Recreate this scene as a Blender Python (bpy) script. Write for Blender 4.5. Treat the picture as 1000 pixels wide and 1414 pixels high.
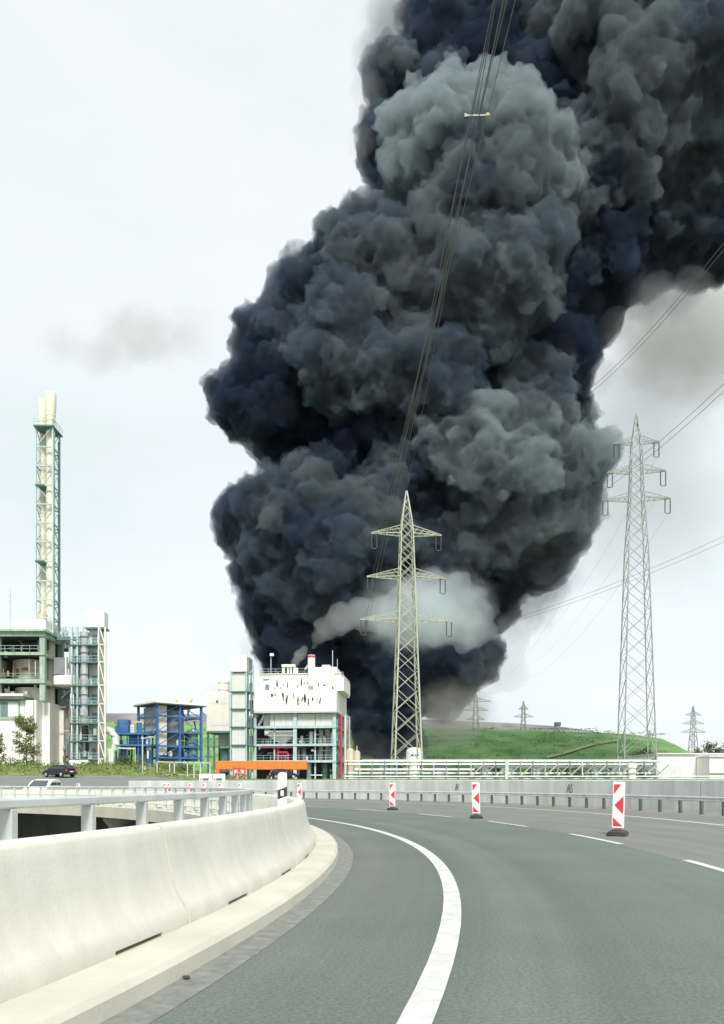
import bpy, bmesh, math, random
import numpy as np
from mathutils import Vector, Matrix, noise as mnoise

for _o in list(bpy.data.objects):
    bpy.data.objects.remove(_o, do_unlink=True)
SC = bpy.context.scene
COL = SC.collection
R = math.radians
random.seed(7)

# ------------------------------------------------------------------ camera
F = 1100.0            # focal length in photo pixels (photo is 1000 wide)
HORY = 1083.0         # photo row of the horizon
HCAM = 1.1            # eye height above the road
cam_d = bpy.data.cameras.new('camera')
cam = bpy.data.objects.new('camera', cam_d)
COL.objects.link(cam)
cam.location = (0, 0, HCAM)
cam.rotation_euler = (R(90), 0, 0)
cam_d.sensor_fit = 'HORIZONTAL'
cam_d.sensor_width = 36.0
cam_d.lens = 36.0 * F / 1000.0
cam_d.shift_y = (HORY - 707.0) / 1000.0
cam_d.clip_start = 0.1
cam_d.clip_end = 9000
SC.camera = cam

# ------------------------------------------------------------------ sky and sun (bright thin overcast)
SUN_EL, SUN_AZ = R(50), R(172)      # azimuth from +Y clockwise: behind the camera
w = bpy.data.worlds.new('World'); SC.world = w; w.use_nodes = True
nt = w.node_tree; nt.nodes.clear()
n_out = nt.nodes.new('ShaderNodeOutputWorld')
n_bg = nt.nodes.new('ShaderNodeBackground'); n_bg.inputs['Strength'].default_value = 0.1
n_sky = nt.nodes.new('ShaderNodeTexSky'); n_sky.sky_type = 'NISHITA'; n_sky.sun_disc = False
n_sky.sun_elevation = SUN_EL; n_sky.sun_rotation = SUN_AZ
n_sky.air_density = 1.0; n_sky.dust_density = 2.0
n_tc = nt.nodes.new('ShaderNodeTexCoord')
n_map = nt.nodes.new('ShaderNodeMapping'); n_map.inputs['Scale'].default_value = (1.0, 1.0, 2.6)
n_no = nt.nodes.new('ShaderNodeTexNoise'); n_no.inputs['Scale'].default_value = 2.1
n_no.inputs['Detail'].default_value = 6; n_no.inputs['Roughness'].default_value = 0.52
n_rmp = nt.nodes.new('ShaderNodeValToRGB')
n_rmp.color_ramp.elements[0].position = 0.30; n_rmp.color_ramp.elements[0].color = (5.45, 6.0, 6.1, 1)
n_rmp.color_ramp.elements[1].position = 0.68; n_rmp.color_ramp.elements[1].color = (6.45, 6.75, 6.95, 1)
n_mix = nt.nodes.new('ShaderNodeMix'); n_mix.data_type = 'RGBA'; n_mix.inputs['Factor'].default_value = 0.88
L = nt.links.new
L(n_tc.outputs['Generated'], n_map.inputs['Vector']); L(n_map.outputs[0], n_no.inputs['Vector'])
L(n_no.outputs['Fac'], n_rmp.inputs[0])
L(n_sky.outputs[0], n_mix.inputs[6]); L(n_rmp.outputs[0], n_mix.inputs[7])
L(n_mix.outputs[2], n_bg.inputs['Color']); L(n_bg.outputs[0], n_out.inputs[0])

sun_d = bpy.data.lights.new('sun', 'SUN'); sun = bpy.data.objects.new('sun', sun_d); COL.objects.link(sun)
sun_d.energy = 2.8; sun_d.angle = R(14); sun_d.color = (1.0, 0.96, 0.88)
sv = Vector((math.sin(SUN_AZ) * math.cos(SUN_EL), math.cos(SUN_AZ) * math.cos(SUN_EL), math.sin(SUN_EL)))
sun.rotation_euler = (-sv).to_track_quat('-Z', 'Y').to_euler()
sun.location = (20, -30, 60)

SC.view_settings.view_transform = 'Standard'
SC.view_settings.look = 'None'
SC.view_settings.exposure = 0.68
SC.view_settings.gamma = 1.0
SC.render.engine = 'CYCLES'
SC.cycles.use_denoising = True
SC.cycles.max_bounces = 6
SC.cycles.diffuse_bounces = 3
SC.cycles.transparent_max_bounces = 24
SC.cycles.volume_bounces = 3

# ------------------------------------------------------------------ helpers
def W(px, py, d):
    """photo pixel at distance d -> world point"""
    return Vector(((px - 500.0) / F * d, d, HCAM + (HORY - py) / F * d))

_mats = {}
def _new(name):
    m = bpy.data.materials.new(name); m.use_nodes = True
    t = m.node_tree; b = t.nodes['Principled BSDF']
    return m, t, b

def mat(name, col, rough=0.7, metal=0.0, var=0.18, scale=1.2, bump=0.0, streak=0.0, emit=None, tone=None, detail=5):
    """procedural paint / metal / concrete: base colour with large and fine noise, optional vertical streaks and bump"""
    if name in _mats: return _mats[name]
    m, t, b = _new(name)
    N = t.nodes.new; K = t.links.new
    geo = N('ShaderNodeTexCoord')
    n1 = N('ShaderNodeTexNoise'); n1.inputs['Scale'].default_value = scale; n1.inputs['Detail'].default_value = detail
    n1.inputs['Roughness'].default_value = 0.6
    K(geo.outputs['Object'], n1.inputs['Vector'])
    c0 = [max(0, c * (1 - var)) for c in col]; c1 = [min(1, c * (1 + var)) for c in col]
    if tone: c0 = tone
    rp = N('ShaderNodeValToRGB')
    rp.color_ramp.elements[0].position = 0.32; rp.color_ramp.elements[0].color = (*c0, 1)
    rp.color_ramp.elements[1].position = 0.68; rp.color_ramp.elements[1].color = (*c1, 1)
    K(n1.outputs['Fac'], rp.inputs[0])
    out = rp.outputs[0]
    if streak > 0:
        mp = N('ShaderNodeMapping'); mp.inputs['Scale'].default_value = (1.7, 1.7, 0.09)
        K(geo.outputs['Object'], mp.inputs['Vector'])
        n2 = N('ShaderNodeTexNoise'); n2.inputs['Scale'].default_value = scale * 1.6; n2.inputs['Detail'].default_value = 7
        K(mp.outputs[0], n2.inputs['Vector'])
        r2 = N('ShaderNodeValToRGB')
        r2.color_ramp.elements[0].position = 0.42; r2.color_ramp.elements[0].color = (1 - streak, 1 - streak * 1.05, 1 - streak * 1.15, 1)
        r2.color_ramp.elements[1].position = 0.62; r2.color_ramp.elements[1].color = (1, 1, 1, 1)
        K(n2.outputs['Fac'], r2.inputs[0])
        mx = N('ShaderNodeMix'); mx.data_type = 'RGBA'; mx.blend_type = 'MULTIPLY'; mx.inputs['Factor'].default_value = 1
        K(out, mx.inputs[6]); K(r2.outputs[0], mx.inputs[7]); out = mx.outputs[2]
    K(out, b.inputs['Base Color'])
    b.inputs['Roughness'].default_value = rough; b.inputs['Metallic'].default_value = metal
    if bump > 0:
        n3 = N('ShaderNodeTexNoise'); n3.inputs['Scale'].default_value = scale * 22; n3.inputs['Detail'].default_value = 4
        K(geo.outputs['Object'], n3.inputs['Vector'])
        bp = N('ShaderNodeBump'); bp.inputs['Strength'].default_value = bump; bp.inputs['Distance'].default_value = 0.02
        K(n3.outputs['Fac'], bp.inputs['Height']); K(bp.outputs[0], b.inputs['Normal'])
    _mats[name] = m
    return m

class MB:
    """collects shapes and links them as one mesh object"""
    def __init__(s): s.v = []; s.f = []; s.sm = []
    def add(s, vs, fs, smooth=False):
        k = len(s.v); s.v += [tuple(p) for p in vs]
        s.f += [tuple(i + k for i in f) for f in fs]; s.sm += [smooth] * len(fs)
        return s
    def box(s, x0, x1, y0, y1, z0, z1):
        v = [(x0,y0,z0),(x1,y0,z0),(x1,y1,z0),(x0,y1,z0),(x0,y0,z1),(x1,y0,z1),(x1,y1,z1),(x0,y1,z1)]
        return s.add(v, [(3,2,1,0),(4,5,6,7),(0,1,5,4),(1,2,6,5),(2,3,7,6),(3,0,4,7)])
    def bar(s, a, b, w=0.1, h=None, n=4):
        """prism of n sides between two points"""
        a, b = Vector(a), Vector(b); h = h or w
        d = (b - a)
        if d.length < 1e-6: return s
        d.normalize()
        up = Vector((0,0,1)) if abs(d.z) < 0.95 else Vector((0,1,0))
        sx = d.cross(up).normalized(); sy = sx.cross(d).normalized()
        vs = []
        for p in (a, b):
            for k in range(n):
                t = 2*math.pi*(k+0.5)/n
                q = 1/math.cos(math.pi/n) if n == 4 else 1
                vs.append(p + sx*math.cos(t)*w*0.5*q + sy*math.sin(t)*h*0.5*q)
        fs = [(k, (k+1)%n, n+(k+1)%n, n+k) for k in range(n)] + [tuple(range(n-1,-1,-1)), tuple(range(n, 2*n))]
        return s.add(vs, fs, n > 6)
    def path(s, pts, r=0.1, n=8):
        for a, b in zip(pts[:-1], pts[1:]): s.bar(a, b, 2*r, n=n)
        return s
    def tube(s, pts, r=0.1, n=6):
        """continuous tube along points"""
        P = [Vector(p) for p in pts]; vs = []
        for i, p in enumerate(P):
            d = (P[min(i+1,len(P)-1)] - P[max(i-1,0)]).normalized()
            up = Vector((0,0,1)) if abs(d.z) < 0.95 else Vector((0,1,0))
            sx = d.cross(up).normalized(); sy = sx.cross(d).normalized()
            rr = r[i] if isinstance(r, (list, tuple)) else r
            for k in range(n):
                t = 2*math.pi*k/n; vs.append(p + sx*math.cos(t)*rr + sy*math.sin(t)*rr)
        fs = []
        for i in range(len(P)-1):
            for k in range(n): fs.append((i*n+k, i*n+(k+1)%n, (i+1)*n+(k+1)%n, (i+1)*n+k))
        fs += [tuple(range(n-1,-1,-1)), tuple((len(P)-1)*n+k for k in range(n))]
        return s.add(vs, fs, True)
    def lathe(s, prof, c=(0,0,0), n=24):
        """revolve (r, z) profile round the vertical through c"""
        cx, cy, cz = c; vs = []
        for r, z in prof:
            for k in range(n):
                t = 2*math.pi*k/n; vs.append((cx+r*math.cos(t), cy+r*math.sin(t), cz+z))
        fs = []
        for i in range(len(prof)-1):
            for k in range(n): fs.append((i*n+k, i*n+(k+1)%n, (i+1)*n+(k+1)%n, (i+1)*n+k))
        fs += [tuple(range(n-1,-1,-1)), tuple((len(prof)-1)*n+k for k in range(n))]
        return s.add(vs, fs, True)
    def prism(s, poly, y0, y1):
        """polygon in (x, z) extruded along y"""
        n = len(poly)
        vs = [(x, y0, z) for x, z in poly] + [(x, y1, z) for x, z in poly]
        fs = [(k, (k+1)%n, n+(k+1)%n, n+k) for k in range(n)] + [tuple(range(n-1,-1,-1)), tuple(range(n,2*n))]
        return s.add(vs, fs)
    def build(s, name, material, parent=None, loc=None, rz=0, bevel=0):
        me = bpy.data.meshes.new(name); me.from_pydata([tuple(p) for p in s.v], [], s.f)
        if any(s.sm): me.polygons.foreach_set('use_smooth', s.sm)
        bm = bmesh.new(); bm.from_mesh(me); bmesh.ops.recalc_face_normals(bm, faces=bm.faces)
        if bevel:
            bmesh.ops.bevel(bm, geom=[e for e in bm.edges if e.calc_face_angle(0) > 0.5], offset=bevel, segments=1, affect='EDGES')
        if any(s.sm):
            for e in bm.edges:
                if e.calc_face_angle(0) > 0.7: e.smooth = False
        bm.to_mesh(me); bm.free()
        if material: me.materials.append(material)
        o = bpy.data.objects.new(name, me); COL.objects.link(o)
        if parent: o.parent = parent
        if loc: o.location = loc
        if rz: o.rotation_euler.z = rz
        return o

def box(name, m, p, x0, x1, y0, y1, z0, z1, bevel=0):
    return MB().box(x0, x1, y0, y1, z0, z1).build(name, m, p, bevel=bevel)
def bar(name, m, p, a, b, w=0.1, h=None, n=4):
    return MB().bar(a, b, w, h, n).build(name, m, p)
def tag(o, label=None, cat=None, group=None, kind=None):
    if label: o['label'] = label
    if cat: o['category'] = cat
    if group: o['group'] = group
    if kind: o['kind'] = kind
    return o
def thing(name, label, cat, loc=(0,0,0), rz=0, group=None):
    o = bpy.data.objects.new(name, None); COL.objects.link(o)
    o.location = loc; o.rotation_euler = (0,0,rz); o.empty_display_size = 0.3
    return tag(o, label, cat, group)
def copy_tree(o, parent=None):
    c = o.copy(); COL.objects.link(c); c.parent = parent
    for ch in list(o.children): copy_tree(ch, c)
    return c
def stuff(o): o['kind'] = 'stuff'; return o
def struct(o): o['kind'] = 'structure'; return o
# ------------------------------------------------------------------ the setting: ramp, decks, terrain
C1 = Vector((-36.95, 11.5)); C2 = Vector((-41.25, 14.0))
def pol(c, r, deg, z=0.0):
    return Vector((c.x + r*math.cos(R(deg)), c.y + r*math.sin(R(deg)), z))
def r_edge(t): return 51.5 + max(t - 9, -6) * 0.115
def r_rail(t): return 55.4 + max(t - 14, -10) * 0.105
def r_wall(t): return r_rail(t) + 2.0

def asphalt(name, c0, c1, patch=None):
    m, t, b = _new(name); N = t.nodes.new; K = t.links.new
    tc = N('ShaderNodeTexCoord')
    a = N('ShaderNodeTexNoise'); a.inputs['Scale'].default_value = 0.35; a.inputs['Detail'].default_value = 6; a.inputs['Roughness'].default_value = 0.65
    f = N('ShaderNodeTexNoise'); f.inputs['Scale'].default_value = 42; f.inputs['Detail'].default_value = 3
    v = N('ShaderNodeTexVoronoi'); v.inputs['Scale'].default_value = 110
    for q in (a, f, v): K(tc.outputs['Object'], q.inputs['Vector'])
    r = N('ShaderNodeValToRGB'); r.color_ramp.elements[0].position = 0.3; r.color_ramp.elements[1].position = 0.7
    r.color_ramp.elements[0].color = (*c0, 1); r.color_ramp.elements[1].color = (*c1, 1)
    K(a.outputs['Fac'], r.inputs[0])
    r2 = N('ShaderNodeValToRGB'); r2.color_ramp.elements[0].color = (0.74, 0.74, 0.74, 1); r2.color_ramp.elements[1].color = (1.22, 1.22, 1.2, 1)
    r2.color_ramp.elements[0].position = 0.3; r2.color_ramp.elements[1].position = 0.7
    K(f.outputs['Fac'], r2.inputs[0])
    mx = N('ShaderNodeMix'); mx.data_type = 'RGBA'; mx.blend_type = 'MULTIPLY'; mx.inputs['Factor'].default_value = 1
    # faint wheel tracks and paving lanes that follow the bend
    vd = N('ShaderNodeVectorMath'); vd.operation = 'DISTANCE'; vd.inputs[1].default_value = (-38.5, 12.5, 0)
    K(tc.outputs['Object'], vd.inputs[0])
    wn = N('ShaderNodeTexNoise'); wn.noise_dimensions = '1D'; wn.inputs['Scale'].default_value = 0.9; wn.inputs['Detail'].default_value = 5; wn.inputs['Roughness'].default_value = 0.7
    K(vd.outputs['Value'], wn.inputs['W'])
    r3 = N('ShaderNodeValToRGB'); r3.color_ramp.elements[0].position = 0.32; r3.color_ramp.elements[1].position = 0.68
    r3.color_ramp.elements[0].color = (0.88, 0.885, 0.89, 1); r3.color_ramp.elements[1].color = (1.09, 1.085, 1.08, 1)
    K(wn.outputs['Fac'], r3.inputs[0])
    mx0 = N('ShaderNodeMix'); mx0.data_type = 'RGBA'; mx0.blend_type = 'MULTIPLY'; mx0.inputs['Factor'].default_value = 1
    K(r.outputs[0], mx0.inputs[6]); K(r3.outputs[0], mx0.inputs[7])
    K(mx0.outputs[2], mx.inputs[6]); K(r2.outputs[0], mx.inputs[7]); K(mx.outputs[2], b.inputs['Base Color'])
    bp = N('ShaderNodeBump'); bp.inputs['Strength'].default_value = 0.35; bp.inputs['Distance'].default_value = 0.006
    K(v.outputs['Distance'], bp.inputs['Height']); K(bp.outputs[0], b.inputs['Normal'])
    b.inputs['Roughness'].default_value = 0.82
    return m
M_ASPH = asphalt('asphalt_ramp', (0.100, 0.120, 0.110), (0.130, 0.154, 0.141))
M_ASPH2 = asphalt('asphalt_outer', (0.150, 0.156, 0.138), (0.185, 0.190, 0.168))
M_ASPH3 = asphalt('asphalt_side', (0.15, 0.155, 0.15), (0.19, 0.195, 0.185))
M_GUT = mat('gutter_concrete', (0.20, 0.21, 0.19), 0.85, var=0.22, scale=9, bump=0.5)
M_CONC = mat('barrier_concrete', (0.61, 0.605, 0.535), 0.8, var=0.06, scale=2.2, bump=0.10, streak=0.05)
M_KERB = mat('kerb_concrete', (0.50, 0.485, 0.41), 0.8, var=0.10, scale=1.4, bump=0.15)
M_WALL = mat('wall_concrete', (0.60, 0.63, 0.61), 0.8, var=0.12, scale=0.5, bump=0.1, streak=0.16)
M_DECK = mat('deck_concrete', (0.36, 0.37, 0.36), 0.85, var=0.15, scale=0.4, streak=0.15)
M_GALV = mat('galvanised_steel', (0.56, 0.60, 0.59), 0.5, metal=0.2, var=0.14, scale=2.0)
M_LINE = mat('road_paint', (0.60, 0.61, 0.585), 0.6, var=0.10, scale=5.0, tone=(0.44, 0.455, 0.44))
M_GRASS = mat('verge_grass', (0.15, 0.19, 0.05), 0.95, var=0.35, scale=0.6, bump=0.4, tone=(0.08, 0.115, 0.03))
M_SOIL = mat('dull_ground', (0.12, 0.13, 0.085), 0.95, var=0.35, scale=0.05, tone=(0.09, 0.12, 0.05))

def ring(name, m, f0, f1, t0, t1, z, step=1.5, nr=1, zf=None):
    """sheet between two curves f(theta) -> (x, y)"""
    mb = MB(); n = max(2, int((t1 - t0) / step)); vs = []; fs = []
    for i in range(n + 1):
        t = t0 + (t1 - t0) * i / n
        a, b = f0(t), f1(t)
        for k in range(nr + 1):
            u = k / nr; vs.append((a.x + (b.x-a.x)*u, a.y + (b.y-a.y)*u, z))
    for i in range(n):
        for k in range(nr):
            q = i*(nr+1) + k; fs.append((q, q+1, q+nr+2, q+nr+1))
    mb.add(vs, fs)
    return mb.build(name, m)
def c1(r): return lambda t: pol(C1, r, t)
def c2(f): return lambda t: pol(C2, f(t), t)
TA, TB = -75, 118
# deck slab: closed ring with fascias
mb = MB(); n = 130; vs = []; fs = []
for i in range(n + 1):
    t = TA + (TB - TA) * i / n
    a, b = pol(C1, 34.62, t), pol(C2, r_wall(t) + 0.8, t)
    vs += [(a.x, a.y, -0.02), (b.x, b.y, -0.02), (b.x, b.y, -0.7), (a.x, a.y, -0.32)]
    if i:
        k = (i-1)*4
        fs += [(k,k+1,k+5,k+4),(k+1,k+2,k+6,k+5),(k+2,k+3,k+7,k+6),(k+3,k,k+4,k+7)]
struct(MB().add(vs, fs).build('bridge_deck', M_DECK))
road = struct(ring('ramp_road', M_ASPH, c1(36.82), lambda t: pol(C2, 45.95, t), TA, TB, 0.0, nr=3))
ring('outer_lane', M_ASPH2, lambda t: pol(C2, 45.95, t), c2(lambda t: r_rail(t) - 0.55), TA, TB, 0.0, nr=2).parent = road
ring('shoulder', mat('shoulder_gravel', (0.20, 0.20, 0.18), 0.9, var=0.3, scale=1.5, bump=0.3), c2(lambda t: r_rail(t) - 0.55), c2(lambda t: r_wall(t) + 0.1), TA, TB, 0.0).parent = road
struct(ring('gutter', M_GUT, c1(36.58), c1(36.82), TA, TB, 0.002, step=1.0))
# kerb (bridge cap) with a real upstand
mb = MB(); vs = []; fs = []; n = 193
prof = [(36.60, -0.01), (36.585, 0.085), (36.55, 0.115), (36.5, 0.12), (34.55, 0.12), (34.55, -0.34), (34.85, -0.34)]
for i in range(n + 1):
    t = TA + (TB - TA) * i / n
    vs += [tuple(pol(C1, r, t, z)) for r, z in prof]
    if i:
        k = (i-1)*7
        fs += [(k+j, k+j+1, k+j+8, k+j+7) for j in range(6)]
kerb = struct(MB().add(vs, fs).build('kerb', M_KERB))
# markings, parts of the road
ring('edge_line', M_LINE, c1(37.93), c1(38.09), TA, TB, 0.005, step=1).parent = road
ring('edge_line', M_LINE, c2(lambda t: r_edge(t) - 0.08), c2(lambda t: r_edge(t) + 0.1), TA, TB, 0.005, step=1).parent = road
for k in range(-8, 14):
    t0 = 0.72 + k * 7.55
    ring('lane_dash', M_LINE, c2(lambda t: 45.94), c2(lambda t: 46.07), t0, t0 + 3.75, 0.005, step=0.6).parent = road

# terrain
def smooth(a, b, x):
    u = min(1, max(0, (x-a)/(b-a))); return u*u*(3-2*u)
def terr(x, y):
    left = smooth(0.165, 0.29, -x/max(y, 60))
    zl = 0.40 + max(0, y-75)*0.070 if y < 100 else 2.15 + (min(y,135)-100)*0.062
    zr = 0.5 + 1.4*smooth(78, 122, y)
    z = zl*left + zr*(1-left)
    return z - 7.0*(1-smooth(66, 73, y)) - 0.02
xs = [-900,-500,-300,-200,-150] + [-120+4*i for i in range(61)] + [150,200,300,500,900]
ys = [-300,-100,0,20,40,55,62,66,68,70,72,74,76,80,84,88,92,96,100,104,108,112,118,124,130,136,145,160,200,260,340,500,900,1800,4000]
vs = [(x*(1 if y<500 else y/300), y, terr(x, y)) for y in ys for x in xs]
nx = len(xs)
fs = [(j*nx+i, j*nx+i+1, (j+1)*nx+i+1, (j+1)*nx+i) for j in range(len(ys)-1) for i in range(nx-1)]
struct(MB().add(vs, fs, True).build('ground', M_SOIL))
# side road rising on the left, with its verge
def sheet(name, m, x0, x1, y0, y1, dz, nx=24, ny=10):
    vs = [(x0+(x1-x0)*i/nx, y0+(y1-y0)*j/ny, terr(x0+(x1-x0)*i/nx, y0+(y1-y0)*j/ny)+dz) for j in range(ny+1) for i in range(nx+1)]
    fs = [(j*(nx+1)+i, j*(nx+1)+i+1, (j+1)*(nx+1)+i+1, (j+1)*(nx+1)+i) for j in range(ny) for i in range(nx)]
    return MB().add(vs, fs, True).build(name, m)
sr = struct(sheet('side_road', M_ASPH3, -110, -14, 73.5, 99.5, 0.03))
sheet('edge_line', M_LINE, -110, -14, 98.2, 98.55, 0.05, ny=1).parent = sr
struct(sheet('grass_verge', M_GRASS, -120, -2, 99.8, 146, 0.03, 40, 14))
struct(sheet('grass_strip', M_GRASS, -2, 130, 84, 146, 0.03, 40, 14))
# pit under the bridge
M_PIT = mat('pit_wall', (0.16, 0.17, 0.16), 0.9, var=0.3, scale=0.3, streak=0.3)
mb = MB(); vs = []; fs = []
for i in range(60):
    t = TA + (TB-TA)*i/59; p = pol(C1, 42.5, t)
    vs += [(p.x, p.y, -7.2), (p.x, p.y, -0.33)]
    if i: k = (i-1)*2; fs.append((k, k+1, k+3, k+2))
struct(MB().add(vs, fs).build('abutment_wall', M_PIT))
for i, t in enumerate((46,)):
    p = pol(C1, 36.6, t)
    o = MB().lathe([(0.62,-7.2),(0.62,-6.9),(0.5,-6.8),(0.5,-0.9),(0.75,-0.6),(0.75,-0.34)], (0,0,0), 16).build('bridge_pier', M_DECK, None, (p.x, p.y, 0))
    tag(o, 'round grey concrete pier in the shade under the ramp bridge', 'pier', None)

# hills
def hill(name, m, ridge, d, d0, thick, seed, nz=14, rough=1.6):
    """ridge: (px, py) of the crest at distance d; falls to the plain at d0 in front and behind"""
    px = np.array([r[0] for r in ridge], float); py = np.array([r[1] for r in ridge], float)
    N = 140; X = np.linspace(px[0], px[-1], N); Y = np.interp(X, px, py)
    vs = []; fs = []
    prof = [(0, 0), (.1, .10), (.25, .30), (.4, .50), (.55, .68), (.7, .84), (.85, .96), (1, 1.0), (1.15, .98), (1.6, .6), (2.2, 0)]
    for i in range(N):
        zc = HCAM + (HORY - Y[i])/F*d; xc = (X[i]-500)/F*d
        for u, hgt in prof:
            y = d0 + (d-d0)*u
            nn = mnoise.noise(Vector((xc*0.02, y*0.02, seed)))*rough*4 + mnoise.noise(Vector((xc*0.09, y*0.09, seed+5)))*rough
            vs.append((xc*(0.92+0.08*u), y + nn*2, 1.0 + (zc-1.0)*hgt + (nn*0.35 if 0 < hgt < 1 else (nn*0.12 if hgt == 1 else 0))))
    k = len(prof)
    for i in range(N-1):
        for j in range(k-1): fs.append((i*k+j, (i+1)*k+j, (i+1)*k+j+1, i*k+j+1))
    return struct(MB().add(vs, fs, True).build(name, m))
M_HILL = mat('hill_grass', (0.15, 0.26, 0.085), 0.95, var=0.35, scale=0.06, bump=0.3, tone=(0.075, 0.18, 0.045), detail=12)
M_SLAG = mat('slag_heap', (0.19, 0.175, 0.175), 0.95, var=0.3, scale=0.04, tone=(0.10, 0.10, 0.10), detail=8)
hill('hill', M_HILL, [(-300,1010),(0,1002),(150,998),(300,999),(480,1004),(620,1005),(720,1008),(800,1012),(870,1016),(910,1022),(930,1036),(950,1062),(970,1080)], 450, 330, 1, 3.1)
hill('slag_hill', M_SLAG, [(-300,1000),(0,990),(150,985),(300,987),(480,992),(560,993),(620,995),(700,998),(770,1003),(820,1010),(860,1019),(900,1032),(960,1080)], 560, 470, 1, 9.4)
# pale track on the hillside
mb = MB(); vs = []; fs = []
trk = [(755,1047),(775,1042),(795,1036),(815,1030),(835,1026),(855,1023)]
bpy.context.view_layer.update()
_hill = bpy.data.objects['hill']
def on_hill(px, py):
    org = Vector((0, 0, HCAM)); d = (W(px, py, 100) - org).normalized()
    ok, p, nrm, _ = _hill.ray_cast(org, d)
    return p if ok else W(px, py, 440)
tp = [on_hill(*q) for q in trk]
for i, p in enumerate(tp):
    for s_ in (-1, 1): vs.append((p.x, p.y + s_*2.2, p.z + 0.5 + s_*0.55))
    if i: k = (i-1)*2; fs.append((k, k+1, k+3, k+2))
MB().add(vs, fs).build('track', mat('track_gravel', (0.30, 0.33, 0.18), 0.95, var=0.2, scale=0.2), _hill)
# ------------------------------------------------------------------ barriers, railings, wall
def sweep(fpts, prof, closed=True):
    """fpts: list of functions (r, z) -> point, one for each station; prof per station"""
    vs = []; fs = []; k = len(prof[0])
    for f, pr in zip(fpts, prof): vs += [tuple(f(r, z)) for r, z in pr]
    for i in range(len(fpts)-1):
        for j in range(k if closed else k-1):
            fs.append((i*k+j, i*k+(j+1)%k, (i+1)*k+(j+1)%k, (i+1)*k+j))
    if closed: fs += [tuple(range(k-1,-1,-1)), tuple((len(fpts)-1)*k+j for j in range(k))]
    return vs, fs
def bar_prof(zb):
    b = 36.22
    return [(b, zb), (b, .20), (b-.035, .255), (b-.075, .32), (b-.11, .40), (b-.14, .50), (b-.175, .70), (b-.19, .775), (b-.205, .80), (b-.225, .81),
            (b-.365, .81), (b-.385, .80), (b-.40, .775), (b-.45, .50), (b-.48, .40), (b-.55, .255), (b-.585, .20), (b-.585, zb)]
SEG = 6.3
M_JOINT = mat('joint_dark', (0.22, 0.20, 0.16), 0.9, var=0.25, scale=5)
labels = {-1: 'nearest pale concrete barrier segment, cut by the left edge', 0: 'second concrete barrier segment, starting at the vertical joint in the foreground',
          1: 'third concrete barrier segment, where the barrier bends out of sight'}
for k in range(-3, 13):
    a = -9.4 + SEG*k; e = 0.075 if k > -2 else 0.02
    a0, a1 = a + e*0.5, a + SEG - e*0.5
    slots = [(a + 1.4, a + 2.3), (a + 4.62, a + 5.6)]
    st = []
    marks = sorted([a0, a1] + [x for s_ in slots for x in s_] + [a0 + (a1-a0)*i/10 for i in range(1, 10)])
    def in_slot(t): return any(s0 <= t <= s1 for s0, s1 in slots)
    fp = []; pr = []
    for t in marks:
        edge = any(abs(t - x) < 1e-6 for s_ in slots for x in s_)
        f = (lambda t: (lambda r, z: pol(C1, r, t, z)))(t)
        if edge:
            start = any(abs(t - s_[0]) < 1e-6 for s_ in slots)
            for zb in ((.118, .145) if start else (.145, .118)): fp.append(f); pr.append(bar_prof(zb))
        else: fp.append(f); pr.append(bar_prof(.145 if in_slot(t) else .118))
    vs, fs = sweep(fp, pr)
    o = MB().add(vs, fs, True).build('concrete_barrier', M_CONC)
    lab = labels.get(k) or ('pale concrete barrier segment seen from behind beyond the steel railing' if k > 1 else 'pale concrete barrier segment behind the viewpoint')
    if k < -1: lab = 'nearest pale concrete barrier segment, cut by the left edge'
    if k < -1: bpy.data.objects.remove(o); continue
    # dark mortar strip deep in the joint
    vs, fs = sweep([(lambda q: (lambda r, z: pol(C1, r, q, z)))(q) for q in (a - e*0.5 + .002, a + e*0.5 - .002)], [[(r - .035 if r > 35.9 else r + .035, min(z, .79) if z > .2 else z + .003) for r, z in bar_prof(.118)]]*2)
    MB().add(vs, fs).build('joint_filler', M_JOINT, o)
    tag(o, lab, 'barrier', 'concrete barrier segments along the ramp')

# inner railing on the bridge edge
rl = thing('bridge_railing', 'grey steel railing with square posts behind the pale concrete barrier', 'railing', (pol(C1, 35.0, -8).x, pol(C1, 35.0, -8).y, 0.12))
ro = rl.location.copy()
def ring_bar(name, m, par, off, r, z, t0, t1, w, h, c=C1, rf=None, step=1.2, bev=0.015):
    n = int((t1-t0)/step)+1; fp = []; prf = []
    for i in range(n+1):
        t = t0+(t1-t0)*i/n
        rr = rf(t) if rf else r
        fp.append((lambda t: (lambda a, b: pol(c, a, t, b) - Vector((off.x, off.y, off.z))))(t))
        prf.append([(rr-w/2, z-h/2+bev), (rr-w/2+bev, z-h/2), (rr+w/2-bev, z-h/2), (rr+w/2, z-h/2+bev), (rr+w/2, z+h/2-bev), (rr+w/2-bev, z+h/2), (rr-w/2+bev, z+h/2), (rr-w/2, z+h/2-bev)])
    vs, fs = sweep(fp, prf); return MB().add(vs, fs).build(name, m, par)
ring_bar('top_rail', M_GALV, rl, ro, 35.0, 0.965, -30, 100, 0.10, 0.075)
ring_bar('middle_rail', M_GALV, rl, ro, 35.0, 0.60, -30, 100, 0.05, 0.05)
ring_bar('lower_rail', M_GALV, rl, ro, 35.0, 0.32, -30, 100, 0.05, 0.05)
pm = None
t = -9.8 - 1.85*5
while t < 90:
    p = pol(C1, 35.0, t)
    if pm is None:
        pp = MB().box(-.05,.05,-.04,.04,0,.81).box(-.09,.09,-.08,.08,0,.015).build('post', M_GALV, rl, bevel=0.008); pm = pp.data
    else:
        pp = bpy.data.objects.new('post', pm); COL.objects.link(pp); pp.parent = rl
    pp.location = (p.x-ro.x, p.y-ro.y, 0); pp.rotation_euler.z = R(t)
    t += 1.85

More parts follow.
